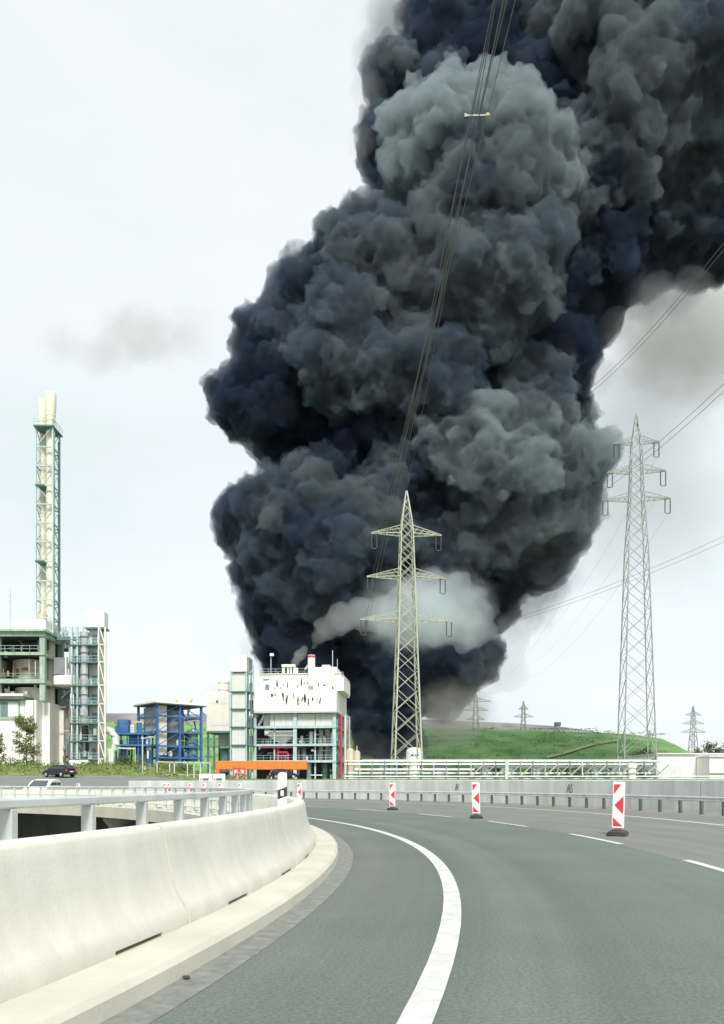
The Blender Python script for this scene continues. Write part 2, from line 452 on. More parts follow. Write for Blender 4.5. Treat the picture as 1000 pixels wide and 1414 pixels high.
# far concrete wall, panel by panel
wt0, wt1, wst = -16, 71, 4.9
p0 = pol(C2, r_wall(20), 20)
wl = thing('concrete_wall', 'long grey concrete parapet wall with graffiti tags along the outer side of the road', 'wall', (p0.x, p0.y, 0))
wo = wl.location.copy(); k = 0
t = wt0
def gtop(t): return 1.27 + 0.14*smooth(10, 60, t)
while t < wt1:
    fp = []; pr = []
    for i in range(6):
        tt = t + 0.02 + (wst-0.04)*i/5; rr = r_wall(tt) + random.uniform(-.004, .004)
        fp.append((lambda q: (lambda a, b: pol(C2, a, q, b) - wo))(tt)); z1 = gtop(tt)
        pr.append([(rr, 0), (rr, z1-.03), (rr+.03, z1), (rr+.22, z1), (rr+.25, z1-.03), (rr+.25, 0)])
    vs, fs = sweep(fp, pr); MB().add(vs, fs).build('wall_panel', M_WALL, wl)
    t += wst; k += 1
# graffiti: thin painted strokes, 4 mm proud of the panels
M_SPRAY = mat('spray_paint', (0.06, 0.065, 0.075), 0.6, var=0.3, scale=8)
def graffiti(name, px, strokes, width, z0, h):
    d = 40.0                                     # find the wall point under that column
    for _ in range(30):
        x = (px-500)/F*d; tt = math.degrees(math.atan2(d-C2.y, x-C2.x)); rr = r_wall(tt)
        d += (rr - math.hypot(x-C2.x, d-C2.y)) * 0.7
    mb = MB()
    for s_ in strokes:
        pts = [pol(C2, r_wall(tt)-0.008, tt + (0.5-u)*width/r_wall(tt)*57.3, z0+v*h) - wo for u, v in s_]
        mb.tube(pts, 0.016, 5)
    stuff(mb.build(name, M_SPRAY, wl))
graffiti('graffiti', 633, [[(0,.0),(.15,.7),(.28,1),(.34,.5),(.38,.05)],[(.05,.4),(.42,.45)],[(.52,1),(.5,.4),(.55,.05),(.8,.0),(.98,.12)],[(.62,.8),(.74,.9),(.7,.5)]], 0.55, .72, .42)
graffiti('graffiti', 790, [[(0,.1),(.1,.7),(.2,1),(.27,.5),(.3,.0)],[(.03,.45),(.3,.5)],[(.58,.9),(.45,1),(.38,.75),(.52,.5),(.6,.25),(.48,.02),(.35,.1)],[(.66,.9),(.98,.85)],[(.82,1.1),(.78,.5),(.84,.0),(.99,.1)],[(.2,-.2),(.9,-.12)]], 0.72, .66, .44)

# steel guardrail in front of the wall
p0 = pol(C2, r_rail(20), 20)
gr = thing('guardrail', 'low galvanised guardrail on short posts in front of the grey wall', 'guardrail', (p0.x, p0.y, 0)); go_ = gr.location.copy()
fp = []; pr = []
for i in range(91):
    tt = -18 + i*1.1; rr = r_rail(tt)
    fp.append((lambda q: (lambda a, b: pol(C2, a, q, b) - go_))(tt))
    W_ = [(0,.48),(-.035,.50),(-.035,.535),(0,.555),(0,.575),(-.035,.595),(-.035,.635),(0,.655)]
    pr.append([(rr+a, z) for a, z in W_] + [(rr+a+.012, z) for a, z in reversed(W_)])
vs, fs = sweep(fp, pr); MB().add(vs, fs).build('rail_beam', M_GALV, gr)
pm = None; t = -15
M_POST = mat('guardrail_post', (0.16, 0.17, 0.17), 0.6, metal=0.3, var=0.2, scale=2)
while t < 80:
    p = pol(C2, r_rail(t)+0.07, t)
    if pm is None: pp = MB().box(-.05,.05,-.055,.055,0,.62).build('post', M_POST, gr); pm = pp.data
    else: pp = bpy.data.objects.new('post', pm); COL.objects.link(pp); pp.parent = gr
    pp.location = (p.x-go_.x, p.y-go_.y, 0); pp.rotation_euler.z = R(t); t += 1.39

# ------------------------------------------------------------------ beacons, delineators, banners
M_WHITE = mat('reflective_white', (0.80, 0.80, 0.78), 0.5, var=0.05, scale=3)
M_RED = mat('reflective_red', (0.62, 0.035, 0.06), 0.45, var=0.12, scale=4)
M_RUB = mat('black_rubber', (0.045, 0.045, 0.042), 0.9, var=0.35, scale=5, bump=0.3)
M_RUBB = mat('worn_rubber_edge', (0.14, 0.10, 0.07), 0.9, var=0.3, scale=6)
def beacon():
    b = thing('traffic_beacon', '', 'traffic beacon')
    ft = MB(); prof = [(-.20,0),(-.20,.06),(-.16,.09),(-.08,.10),(.08,.10),(.16,.09),(.20,.06),(.20,0)]
    ft.prism(prof, -.42, .42).build('foot', M_RUB, b, bevel=0.012)
    box('socket', M_RUBB, b, -.07,.07,-.07,.07,.095,.15, 0.01)
    pn = MB().box(-.125,.125,-.022,.022,.15,1.15).build('panel', M_WHITE, b, bevel=0.012)
    def mark(pts):
        poly = [(-.125+.25*u, 1.15-v) for u, v in pts]
        MB().prism(poly, -.0265, -.0225).build('red_arrow', M_RED, pn)
    mark([(.09,.05),(.70,.05),(.42,.15),(.09,.27)])
    mark([(.16,.50),(.90,.30),(.90,.70)])
    mark([(.09,.76),(.42,.85),(.90,.955),(.09,.955)])
    return b
BE = beacon(); first = True
spots = [(853,1153.5,.03,'red and white beacon nearest the camera at right, leaning a little'),(658,1130,-.02,'red and white beacon, second along the lane divider from the right'),
         (542,1118.5,.0,'red and white beacon standing in front of the white silo and pylon'),(413,1109.5,.02,'red and white beacon just past the end of the pale barrier')]
for px, py, tilt, lab in spots:
    d = HCAM*F/(py-HORY)
    o = BE if first else copy_tree(BE); first = False
    o.location = ((px-500)/F*d, d, 0.0); o.rotation_euler = (0, tilt, R(-22 if px > 800 else -8)); o['label'] = lab; o['group'] = 'beacons along the work zone'
for px, d, lab in ((228,62,'leftmost of the tight pair of beacons left of the banners'),(233,63.5,'right one of the tight pair of beacons left of the banners'),(263,60,'beacon left of and below the white banners'),
                   (282,61,'beacon under the left white banner'),(304,60,'beacon under the right end of the white banners'),(331,62,'small beacon below the red frame by the wall'),(108,66,'lone small beacon behind the railing right of the white car')):
    o = copy_tree(BE); o.location = ((px-500)/F*d, d, 0.0); o.rotation_euler = (0, random.uniform(-.03,.03), R(random.uniform(0,25))); o['label'] = 'red and white ' + lab; o['group'] = 'beacons along the work zone'
    o.scale = (1.15, 1.15, 1.0)

M_PLW = mat('white_plastic', (0.82, 0.82, 0.80), 0.45, var=0.04, scale=3)
M_PLB = mat('black_band', (0.03, 0.03, 0.032), 0.5, var=0.2, scale=3)
def delineator(lab, loc, rz, h):
    o = thing('delineator_post', lab, 'road post', loc, rz, 'delineator posts on the barrier')
    prof = [(-.06,0),(-.06,h-.03),(-.02,h),(.06,h-.01),(.06,0)]
    MB().prism(prof, -.035, .035).build('post_body', M_PLW, o)
    MB().prism([(-.062,h*.18),(-.062,h*.46),(.062,h*.56),(.062,h*.28)], -.037, .037).build('band', M_PLB, o)
    MB().box(-.02,.02,-.0405,-.0375,h*.29,h*.45).build('reflector', M_PLW, o)
    return o
t = -1.0
for dd in range(400):
    t = -6 + dd*0.02; p = pol(C1, 35.86, t)
    if 500+p.x/p.y*F > 390: break
delineator('white delineator post with black band clamped on the barrier end', (p.x, p.y, 0.808), 0, 0.46)
for dd in range(600):
    t2 = 24 - dd*0.02; q = pol(C1, 35.86, t2)
    if 500+q.x/q.y*F > 398: break
delineator('farther small delineator post partly hidden behind the nearer one', (q.x, q.y, 0.808), 0, 0.44)

# banners on the wall
M_BAN = mat('banner_cloth', (0.78, 0.77, 0.73), 0.8, var=0.05, scale=1.5)
for (x0, x1, lab) in ((275, 292.5, 'left white banner hung on the fence above the far wall'), (293.5, 311, 'right white banner hung on the fence above the far wall')):
    d = 72.0; b = thing('banner', lab, 'banner', W((x0+x1)/2, 1081, d), 0, 'white banners above the wall')
    w_ = (x1-x0)/F*d; h_ = 12.5/F*d
    nn = 8; vs = []; fs = []
    for i in range(nn+1):
        for j in range(3): vs.append((-w_/2+w_*i/nn, 0.03*math.sin(i*1.7+j), h_*j/2))
        if i:
            for j in range(2): k = (i-1)*3+j; fs.append((k,k+3,k+4,k+1))
    sh = MB().add(vs, fs).build('cloth', M_BAN, b); sh.modifiers.new('t', 'SOLIDIFY').thickness = 0.01
    for k, (u0, u1, v) in enumerate(((.1,.22,.35),(.28,.8,.42),(.3,.72,.28))):
        box('print', M_RED if k == 0 else M_POST, b, -w_/2+w_*u0, -w_/2+w_*u1, -.055, -.045, h_*v, h_*(v+.09))
    for s_ in (-1, 1): bar('pole', M_GALV, b, (s_*w_*.48, .06, -1.1), (s_*w_*.48, .06, h_), .05)
# ------------------------------------------------------------------ industrial plants
M_PWHITE = mat('plant_white', (0.86, 0.85, 0.80), 0.6, var=0.04, scale=0.5, streak=0.06)
M_CREAM = mat('plant_cream', (0.72, 0.70, 0.62), 0.6, var=0.06, scale=0.4, streak=0.08)
M_GREEN = mat('steel_green', (0.37, 0.50, 0.41), 0.5, var=0.15, scale=0.8, streak=0.18)
M_TEAL = mat('steel_pale_blue', (0.46, 0.60, 0.62), 0.5, var=0.12, scale=0.8, streak=0.15)
M_DTEAL = mat('steel_dark_teal', (0.10, 0.20, 0.20), 0.5, var=0.2, scale=0.8)
M_BLUE = mat('steel_blue', (0.045, 0.15, 0.37), 0.45, var=0.25, scale=0.7, streak=0.12)
M_DARK = mat('dark_interior', (0.10, 0.11, 0.115), 0.9, var=0.4, scale=0.4)  # interior shade put into the colour of bay and recess panels; also dark equipment
M_TANK = mat('tank_beige', (0.60, 0.54, 0.41), 0.5, var=0.16, scale=0.5, streak=0.22)
M_RUST = mat('rusty_beige', (0.34, 0.20, 0.13), 0.7, var=0.35, scale=0.7, streak=0.3)
M_SILV = mat('duct_silver', (0.55, 0.57, 0.58), 0.35, metal=0.6, var=0.15, scale=1.0)
M_GREYP = mat('grey_panel', (0.24, 0.25, 0.28), 0.6, var=0.12, scale=0.6)
M_CLAD = mat('ribbed_cladding', (0.64, 0.67, 0.64), 0.55, var=0.06, scale=0.6, streak=0.07)
M_GLASS = mat('window_glass', (0.16, 0.22, 0.24), 0.15, var=0.2, scale=0.5)
M_DOOR = mat('door_teal', (0.12, 0.26, 0.28), 0.5, var=0.15, scale=1)
M_STACK = mat('stack_steel', (0.76, 0.75, 0.61), 0.5, var=0.06, scale=0.25, streak=0.10)
M_ORANGE = mat('orange_paint', (0.76, 0.20, 0.035), 0.5, var=0.10, scale=0.6, streak=0.08)
M_PINK = mat('red_pipe', (0.55, 0.05, 0.10), 0.5, var=0.15, scale=1)
M_ROOF = mat('roof_dark', (0.10, 0.12, 0.12), 0.8, var=0.2, scale=0.5)
M_SOOT = mat('soot', (0.05, 0.06, 0.06), 0.95, var=0.4, scale=1.5)
M_PYL = mat('pylon_paint', (0.40, 0.42, 0.33), 0.55, var=0.12, scale=0.4)
M_PYG = mat('pylon_grey', (0.27, 0.30, 0.29), 0.55, var=0.12, scale=0.4)

class Bld:
    """a building: local x along the front, y into depth, z up; px/py are photo columns / rows at its front"""
    def __init__(s, name, label, cat, pxref, d, pybase, rz=0):
        s.ref, s.d, s.base, s.s = pxref, d, pybase, d/F
        s.o = thing(name, label, cat, W(pxref, pybase, d), R(rz))
    def x(s, px): return (px - s.ref)*s.s
    def z(s, py): return (s.base - py)*s.s
    def box(s, name, m, x0, x1, y0, y1, d0, d1, par=None, bevel=0):
        """columns x0..x1, rows y0 (top) .. y1 (bottom), depth d0..d1 in metres"""
        return box(name, m, par or s.o, s.x(x0), s.x(x1), d0, d1, s.z(y1), s.z(y0), bevel)
    def bar(s, name, m, a, b, w=.12, n=4, par=None):
        return bar(name, m, par or s.o, (s.x(a[0]), a[2], s.z(a[1])), (s.x(b[0]), b[2], s.z(b[1])), w, n=n)
    def cyl(s, name, m, px, py0, py1, rpx, dep, n=20, dome=0.0, par=None):
        r = rpx*s.s; h = s.z(py0)-s.z(py1)
        prof = [(r, 0), (r, h-dome)] + ([(r*.85, h-dome*.45), (r*.45, h-dome*.1), (0.01, h)] if dome else [(r, h)])
        o = MB().lathe(prof, (s.x(px), dep, s.z(py1)), n).build(name, m, par or s.o)
        return o
    def pipe(s, name, m, pts, r, par=None, n=8):
        return MB().tube([(s.x(a), c, s.z(b)) for a, b, c in pts], r, n).build(name, m, par or s.o)
    def railing(s, m, x0, x1, py, dep, h=1.1, along='x', d1=None, par=None):
        """handrail, knee rail and posts as one part"""
        mb = MB(); z = s.z(py)
        a = Vector((s.x(x0), dep, z)); b = Vector((s.x(x1), dep if d1 is None else d1, z))
        n = max(2, int((b-a).length/1.5))
        for i in range(n+1):
            p = a.lerp(b, i/n); mb.bar(p, p+Vector((0,0,h)), .06)
        for k in (1.0, .5): mb.bar(a+Vector((0,0,h*k)), b+Vector((0,0,h*k)), .06)
        return stuff(mb.build('railing', m, par or s.o))
    def ribs(s, name, m, x0, x1, y0, y1, dep, pitch=0.45, par=None, deep=.06):
        """ribbed sheet cladding: trapezoid profile"""
        X0, X1 = s.x(x0), s.x(x1); z0, z1 = s.z(y1), s.z(y0); n = max(2, int((X1-X0)/pitch)); poly = []
        for i in range(n):
            a = X0+(X1-X0)*i/n; w_ = (X1-X0)/n
            poly += [(a, dep), (a+w_*.35, dep), (a+w_*.45, dep-deep), (a+w_*.9, dep-deep)]
        poly.append((X1, dep)); k = len(poly)
        vs = [(x, y, z0) for x, y in poly] + [(x, y, z1) for x, y in poly] + [(X1, dep+.08, z0), (X0, dep+.08, z0), (X1, dep+.08, z1), (X0, dep+.08, z1)]
        fs = [(i, i+1, k+i+1, k+i) for i in range(k-1)] + [tuple(range(k))[::-1] + (2*k+1, 2*k), tuple(range(k, 2*k)) + (2*k+2, 2*k+3), (2*k, 2*k+1, 2*k+3, 2*k+2), (0, k, 2*k+3, 2*k+1), (k-1, 2*k, 2*k+2, 2*k-1)]
        return MB().add(vs, fs).build(name, m, par or s.o)

# ---- left plant: white hall with a green steel frame above
B = Bld('process_plant', 'green steel framed process plant above a white hall at the left edge', 'plant building', 0, 150, 1063)
hall = B.box('hall', M_PWHITE, -90, 50, 967, 1066, 0, 15)
for px in (-60, -30, 27, 33): B.box('wall_joint', M_GREYP, px, px+.7, 968, 1062, -.015, .05, hall)
B.box('hall_roof', M_ROOF, -92, 36, 962, 966.5, -1.0, 15.2)
B.box('hall_fascia', M_CREAM, -92, 34, 958, 961.5, -.6, 10)
wn = B.box('window', M_GREEN, -60, 27, 967.6, 994, -.16, -.001)
for a, b in ((-28,-16),(-14,0),(1.5,11),(12,25)): B.box('pane', M_GLASS if a in (1.5,-28) else M_PWHITE, a, b, 970, 989.5, -.2, -.161, wn)
B.box('annex', M_PWHITE, 36, 60, 968, 1066, 3, 17)
B.box('annex', M_CREAM, 56, 66, 975, 1066, 8, 24)
# steel frame
for px, dd in ((-60,1),(-6,1),(56.5,1),(-6,19),(56.5,19),(56.5,10)):
    B.box('column', M_GREEN, px-3.6, px+3.6, 876, 967 if dd < 5 else 1062, dd-.45, dd+.45)
for y0, y1 in ((872,878),(900,904),(937,943)):
    B.box('beam', M_GREEN, -66, 60.5, y0, y1, .3, .9); B.box('beam', M_GREEN, 54, 59.5, y0+.6, y1+.6, 1.4, 19)
    B.box('floor_slab', M_ROOF, -66, 55, y0+1.5, y1-.8, 1.0, 19)
B.box('roof_slab', M_GREEN, -68, 62, 869, 871.8, -.3, 20)
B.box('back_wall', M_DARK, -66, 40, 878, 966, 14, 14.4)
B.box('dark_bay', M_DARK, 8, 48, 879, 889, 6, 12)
B.railing(M_TEAL, -40, 52, 900, .2, 1.2)
tk = B.cyl('tank', M_TANK, 24, 906, 938, 23, 6.5); B.box('hatch', M_RUST, 8, 13, 920, 930, 2.9, 3.8, tk); B.box('rust_patch', M_RUST, 20, 30, 918, 922, 3.2, 3.4, tk)
for py in (911, 918, 926, 933): MB().lathe([(23.5*B.s,0),(23.5*B.s,.12)], (B.x(24), 6.5, B.z(py)), 24).build('tank_band', M_CREAM, tk)
B.cyl('tank', M_CREAM, 26, 946, 966, 24, 6.5); B.cyl('tank', M_TANK, -34, 906, 966, 22, 6.5)
B.railing(M_GREEN, -40, 52, 937, .2, 1.0)
# right-hand bay, set back
B.box('grey_screen', M_GREYP, 60.5, 76, 902, 926, 5.0, 5.3); B.box('screen_frame', M_PWHITE, 76.2, 78, 901, 927, 5, 6); B.box('grey_screen', M_GREYP, 78.4, 92, 904, 929, 6.2, 6.6)
bn = B.box('white_band', M_PWHITE, 60.5, 93, 928, 943, 4.4, 12, bevel=.3)
B.box('column', M_TANK, 86.5, 91, 943, 1062, 7, 7.6); B.box('dark_recess', M_DARK, 16, 56, 940, 1010, 12, 13); B.box('column', M_RUST, 83.5, 86, 944, 1060, 9, 9.6)  # dark_recess is a dark slab coloured as the shade of the gap
B.bar('brace', M_GALV, (62,958,8), (78,944,8), .22)
B.box('upper_recess', M_DARK, 32, 50, 878, 904, 9, 10); B.box('column', M_GREEN, 76, 79.5, 872, 902, 7, 7.5); B.box('upper_wall', M_GREYP, 79.6, 93, 880, 903, 8, 9)  # upper_recess is a slab too, its shade put into the colour
B.box('beam', M_DTEAL, 60.6, 95, 872, 876, 6, 7); B.cyl('fan', M_SILV, 88, 888, 898, 5, 7)
B.box('rust_panel', M_RUST, 91, 96.5, 1029, 1048, 9, 9.3)
# roof
rb = B.box('roof_house', M_PWHITE, 9, 54, 851, 869, 3, 15); B.cyl('roof_tank', M_TANK, 37, 838, 851, 9, 7, par=rb)
B.box('roof_plant', M_CREAM, -50, 2, 858, 869, 5, 14)
mast = B.bar('mast', M_GALV, (7,869,2), (7,815,2), .22); B.bar('mast_tip', M_GALV, (7,815,2), (7,808,2), .1)
B.railing(M_TEAL, 60, 104, 869, 9, 2.2); B.railing(M_TEAL, 62, 104, 880, 8, 1.6)
B.box('walkway', M_DTEAL, 58, 108, 868.5, 870, 8, 10.5); B.box('walkway', M_DTEAL, 76, 108, 881, 883, 8, 11)
for px in (66, 82, 92, 97): B.bar('walkway_post', M_TEAL, (px,852,9), (px,884,9), .22)
B.box('side_duct', M_SILV, 84, 95, 858, 872, 10, 12)
B.pipe('pipe', M_CREAM, [(92,915,8),(97,915,8),(98.5,920,8),(98.5,1002,8),(92,1006,8)], .22)
for px, y0, y1 in ((63,1000,1062),(70,985,1062),(77,990,1062),(94,950,1028)): B.pipe('pipe', M_GALV, [(px,y0,13),(px,y1,13)], .2)

B.box('side_panel', M_GREYP, 58, 71, 944, 1066, 9.2, 9.6)
def clutter(B, seed, n, x0, x1, y0, y1, d0, d1, mats, rmax=.26):
    """pipe runs, valves and small vessels filling a bay"""
    q = random.Random(seed)
    for k in range(n):
        a, b, c = q.uniform(x0, x1), q.uniform(y0, y1), q.uniform(d0, d1); r_ = q.uniform(.07, rmax); m_ = q.choice(mats)
        t_ = q.random()
        if t_ < .38: B.pipe('pipe', m_, [(a, b, c), (a, min(y1, b+q.uniform(8, 40)), c)], r_)
        elif t_ < .72:
            e = min(x1, max(x0, a+q.uniform(-22, 22))); B.pipe('pipe', m_, [(a, b, c), (e, b, c), (e, min(y1, b+q.uniform(4, 22)), c)], r_)
        elif t_ < .86: B.box('junction_box', m_, a, a+q.uniform(2, 5), b, b+q.uniform(2, 6), c, c+.5)
        else: B.cyl('small_vessel', m_, a, b, b+q.uniform(5, 12), q.uniform(1.2, 2.8), c, 12)
MIX = (M_SILV, M_CREAM, M_GREEN, M_TEAL, M_RUST, M_GREYP, M_GALV)
clutter(B, 3, 12, -8, 50, 880, 898, 2, 5, MIX); clutter(B, 4, 8, -8, 50, 944, 962, 1.5, 3, MIX, .18); clutter(B, 5, 18, 52, 76, 945, 1050, 7.5, 9, MIX); clutter(B, 6, 8, 46, 80, 852, 868, 6, 9, MIX, .2); clutter(B, 7, 6, -6, 50, 905, 934, 1.2, 2.4, MIX, .12)
B.bar('drain_pipe', M_GREYP, (47,968,-.15), (47,1062,-.15), .16, 8); B.box('hall_door', M_GREYP, -12, -4, 1040, 1064, -.06, -.002); B.box('wall_lamp', M_GREYP, 30, 31.5, 1000, 1002, -.3, -.002)
for px in (-48, 8): B.box('roof_vent', M_SILV, px, px+5, 953, 957.8, 2, 4)

# ---- twin chimney in a lattice tower
B = Bld('twin_chimney', 'tall twin beige chimney stacks inside a blue-green lattice tower', 'chimney', 66, 156, 872)
def stack(px, top, r, dep, rt):
    s_ = B.s; zt = B.z(top); zb = -22.0
    o = MB().lathe([(r*s_, zb), (r*s_, zt-42*s_), (r*s_*1.02, zt-34*s_), (rt*s_, zt-22*s_), (rt*s_*1.04, zt-1.5*s_), (rt*s_*.98, zt), (rt*s_*.85, zt), (rt*s_*.8, zt-2)], (B.x(px), dep, 0), 28).build('stack', M_STACK, B.o)
    for py in (570, 577, 640, 700, 770): MB().lathe([((r+.5)*s_, 0), ((r+.5)*s_, .25)], (B.x(px), dep, B.z(py+ (top-537)*.5)), 28).build('flange', M_CREAM, o)
stack(65.5, 537, 6.0, 1.6, 7.4); stack(49.5, 541, 5.6, 3.4, 6.3)
lv = [588, 617, 643, 670, 696, 722, 748, 775, 802, 828, 853, 872]
cx = [(49.5, 0), (73, 0), (71, 4.2), (48, 4.2)]
for px, dp in cx: B.bar('leg', M_TEAL, (px, 884, dp), (px, 588, dp), .30)
for py in lv:
    mb = MB()
    for i in range(4):
        a, b = cx[i], cx[(i+1)%4]
        mb.bar((B.x(a[0]), a[1], B.z(py)), (B.x(b[0]), b[1], B.z(py)), .22)
    stuff(mb.build('ring_beam', M_TEAL, B.o))
mb = MB()
for i in range(len(lv)-1):
    for j in range(4):
        a, b = cx[j], cx[(j+1)%4]
        y0, y1 = (lv[i], lv[i+1]) if i % 2 else (lv[i+1], lv[i])
        mb.bar((B.x(a[0]), a[1], B.z(y0)), (B.x(b[0]), b[1], B.z(y1)), .13)
stuff(mb.build('bracing', M_TEAL, B.o))
B.box('platform', M_DTEAL, 47.5, 74.5, 588, 590, -.6, 4.6); B.railing(M_TEAL, 47.5, 74.5, 588, -.5, 1.2); B.railing(M_TEAL, 74.5, 74.4, 588, -.5, 1.2, d1=4.5)
for py in (670, 775): B.box('platform', M_DTEAL, 49, 62, py-1, py+.6, -.3, 3)
B.bar('ladder', M_DTEAL, (71.5,600,3.6), (71.5,872,3.6), .3)

# ---- lift tower with galleries
B = Bld('lift_tower', 'grey lift and stair tower with galleries and teal doors beside the chimney plant', 'tower', 105, 152, 1062)
B.box('shaft', M_CLAD, 118, 133, 865, 1066, 2, 4.6); B.box('machine_room', M_PWHITE, 116, 141.5, 842, 865, 1, 3.6, bevel=.12)
B.box('roof_trim', M_DTEAL, 115, 142.5, 864.6, 867, .8, 3.8)
fl = [890, 914, 946, 972, 998, 1023, 1048]
dr = [(874,888),(899,912.5),(931,944.5),(957,970.5),(983,996.5),(1007,1021),(1033,1046.5)]
for y0, y1 in dr:
    q = B.box('door', M_DOOR, 122.5, 129.5, y0, y1, 1.9, 2.05); B.box('door_light', M_GLASS, 124, 128, y0+2, y0+6, 1.85, 1.9, q)
for i, py in enumerate(fl):
    B.box('gallery', M_DTEAL, 98, 136, py, py+1.6, -.4, 2); B.railing(M_TEAL, 98, 136, py, -.35, 1.1)
for px in (99.5, 107, 136.5, 145.5): B.box('column', M_TEAL if px < 130 else M_CREAM, px-1, px+1, 866, 1063, -.2, .2)
ys = [866] + fl + [1063]
for i in range(len(ys)-1):
    B.bar('brace', M_CREAM, (137.3, ys[i], 0), (145, ys[i+1], 0), .2); B.bar('beam', M_CREAM, (137, ys[i+1], 0), (146, ys[i+1], 0), .22)
dc = B.cyl('duct', M_SILV, 115, 872, 1000, 5.2, .6)
for py in (880, 902, 932, 960, 990): MB().lathe([(6.2*B.s,0),(6.2*B.s,.2)], (B.x(115), .6, B.z(py)), 20).build('flange', M_ROOF, dc)
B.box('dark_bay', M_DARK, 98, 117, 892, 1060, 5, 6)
for px, y0, y1 in ((102,880,1060),(104.5,940,1050),(110,1000,1060)): B.pipe('pipe', M_SILV, [(px,y0,2.5),(px,y1,2.5)], .3)
B.cyl('vessel', M_DTEAL, 107, 900, 920, 4, 2.6); B.cyl('vessel', M_SILV, 114, 978, 988, 4, 0.2); B.cyl('vessel', M_DARK, 110, 1002, 1020, 6, 2.2)
B.box('concrete_base', M_PWHITE, 98, 124, 1050, 1066, -1, 2)

clutter(B, 11, 26, 99, 120, 880, 1055, .4, 4, MIX); clutter(B, 12, 8, 100, 132, 1000, 1056, -.3, 1.4, MIX, .16)
for i in range(len(fl)-1): B.bar('stair_flight', M_DTEAL, (100 if i % 2 else 116, fl[i], 1.2), (116 if i % 2 else 100, fl[i+1], 1.2), .28)

# elbow duct and white pipes between the tower and the blue plant
o = thing('elbow_duct', 'fat pale duct bending down beside the blue steel plant', 'duct', W(152, 1064, 156))
pp = [Vector(W(a, b, 156)) - o.location for a, b in ((144,1010),(149,1008),(155,1011),(159,1018),(160,1028),(157,1034))]
MB().tube(pp, .75, 14).build('bend', M_CLAD, o)
for px in (151, 155): MB().tube([W(px,1034,155)-o.location, W(px,1066,155)-o.location], .28, 8).build('pipe', M_PWHITE, o)
MB().tube([W(157,1033,156)-o.location, W(187,1034,156)-o.location, W(187.5,1060,156)-o.location], .14, 8).build('thin_pipe', M_CREAM, o)

# ---- blue steel plant
B = Bld('blue_steel_plant', 'open blue steel plant with white panel and flat roof between the two white plants', 'plant building', 217, 165, 1058, 42)
LX, LY = 10.4, 8.4          # plan: front edge runs right/back, left face runs left/back
zt = B.z(972)
cols = [(x, y) for x in (0, LX/2, LX) for y in (0, LY)]
for x, y in cols: box('column', M_BLUE, B.o, x-.22, x+.22, y-.22, y+.22, 0, zt)
for py in (988, 1010, 1030, 1046):
    z = B.z(py)
    for y in (0, LY): box('beam', M_BLUE, B.o, -.2, LX+.2, y-.16, y+.16, z-.18, z+.18)
    for x in (0, LX): box('beam', M_BLUE, B.o, x-.16, x+.16, .2, LY-.2, z-.17, z+.17)
rf = box('roof', M_PWHITE, B.o, -.7, LX+.7, -.7, LY+.7, zt+.25, zt+.55); box('roof_edge', M_ROOF, rf, -.8, LX+.8, -.8, LY+.8, zt, zt+.24)
for k, (x, y) in enumerate(((LX*.5, 3), (LX*.9, 4))): bar('roof_vent', M_TANK, rf, (x-.6, y, zt+.6), (x+.9, y, zt+1.5+.5*k), .9, n=10)
pzs = [B.z(p) for p in (1046, 1030, 1010, 988, 972)]
for a, b in zip(pzs[:-1], pzs[1:]):
    bar('brace', M_BLUE, B.o, (0, LY, a), (0, 0, b), .14); bar('brace', M_BLUE, B.o, (0, 0, a), (LX/2, 0, b), .14); bar('brace', M_BLUE, B.o, (LX/2, 0, b), (LX, 0, a), .14)
box('white_panel', M_CREAM, B.o, .6, 2.6, .7, .9, B.z(1042), B.z(973)); box('pale_screen', M_CLAD, B.o, .9, 1.1, 2, LY-.6, B.z(1010), B.z(974))
MB().lathe([(2.3,0),(2.3,B.z(978)-B.z(1050)),(1.6,B.z(975)-B.z(1050))], (5.6, 3.6, B.z(1050)), 24).build('vessel', M_GREYP, B.o)
MB().lathe([(1.4,0),(1.4,6.0),(.7,6.8)], (8.9, 1.6, B.z(1050)), 20).build('vessel', M_DTEAL, B.o)
for k in range(9):
    x, y, z = random.uniform(3.2, LX), random.uniform(-.2, 2.5), random.uniform(1.0, zt-2)
    MB().tube([(x,y,z),(x+random.uniform(.5,2),y,z),(x+random.uniform(.5,2),y,z+random.uniform(.6,2)),(x+random.uniform(1,2.4),y+1,z+2)], random.uniform(.1,.24), 8).build('pipe', random.choice((M_BLUE,M_SILV,M_TEAL,M_BLUE,M_CREAM)), B.o)
for k in range(4): MB().lathe([(.45,0),(.45,.9),(.2,1.2)], (3.4+k*1.8, .6, B.z((1044,1028,1044,1008)[k])), 14).build('pump', random.choice((M_BLUE,M_SILV,M_TEAL)), B.o)
for py in (1046, 1030, 1010): box('grating', M_ROOF, B.o, 2.8, LX-.3, .3, LY-.3, B.z(py)-.05, B.z(py)+.05)
for k in range(16):
    x, y, z = random.uniform(.5, LX-.3), random.uniform(.2, 4), random.uniform(.5, B.z(980))
    MB().tube([(x,y,z),(x,y,z+random.uniform(.8,3))] if k % 2 else [(x,y,z),(min(LX,x+random.uniform(1,3)),y,z)], random.uniform(.06,.2), 8).build('pipe', random.choice((M_BLUE,M_SILV,M_TEAL,M_GREYP,M_CREAM)), B.o)
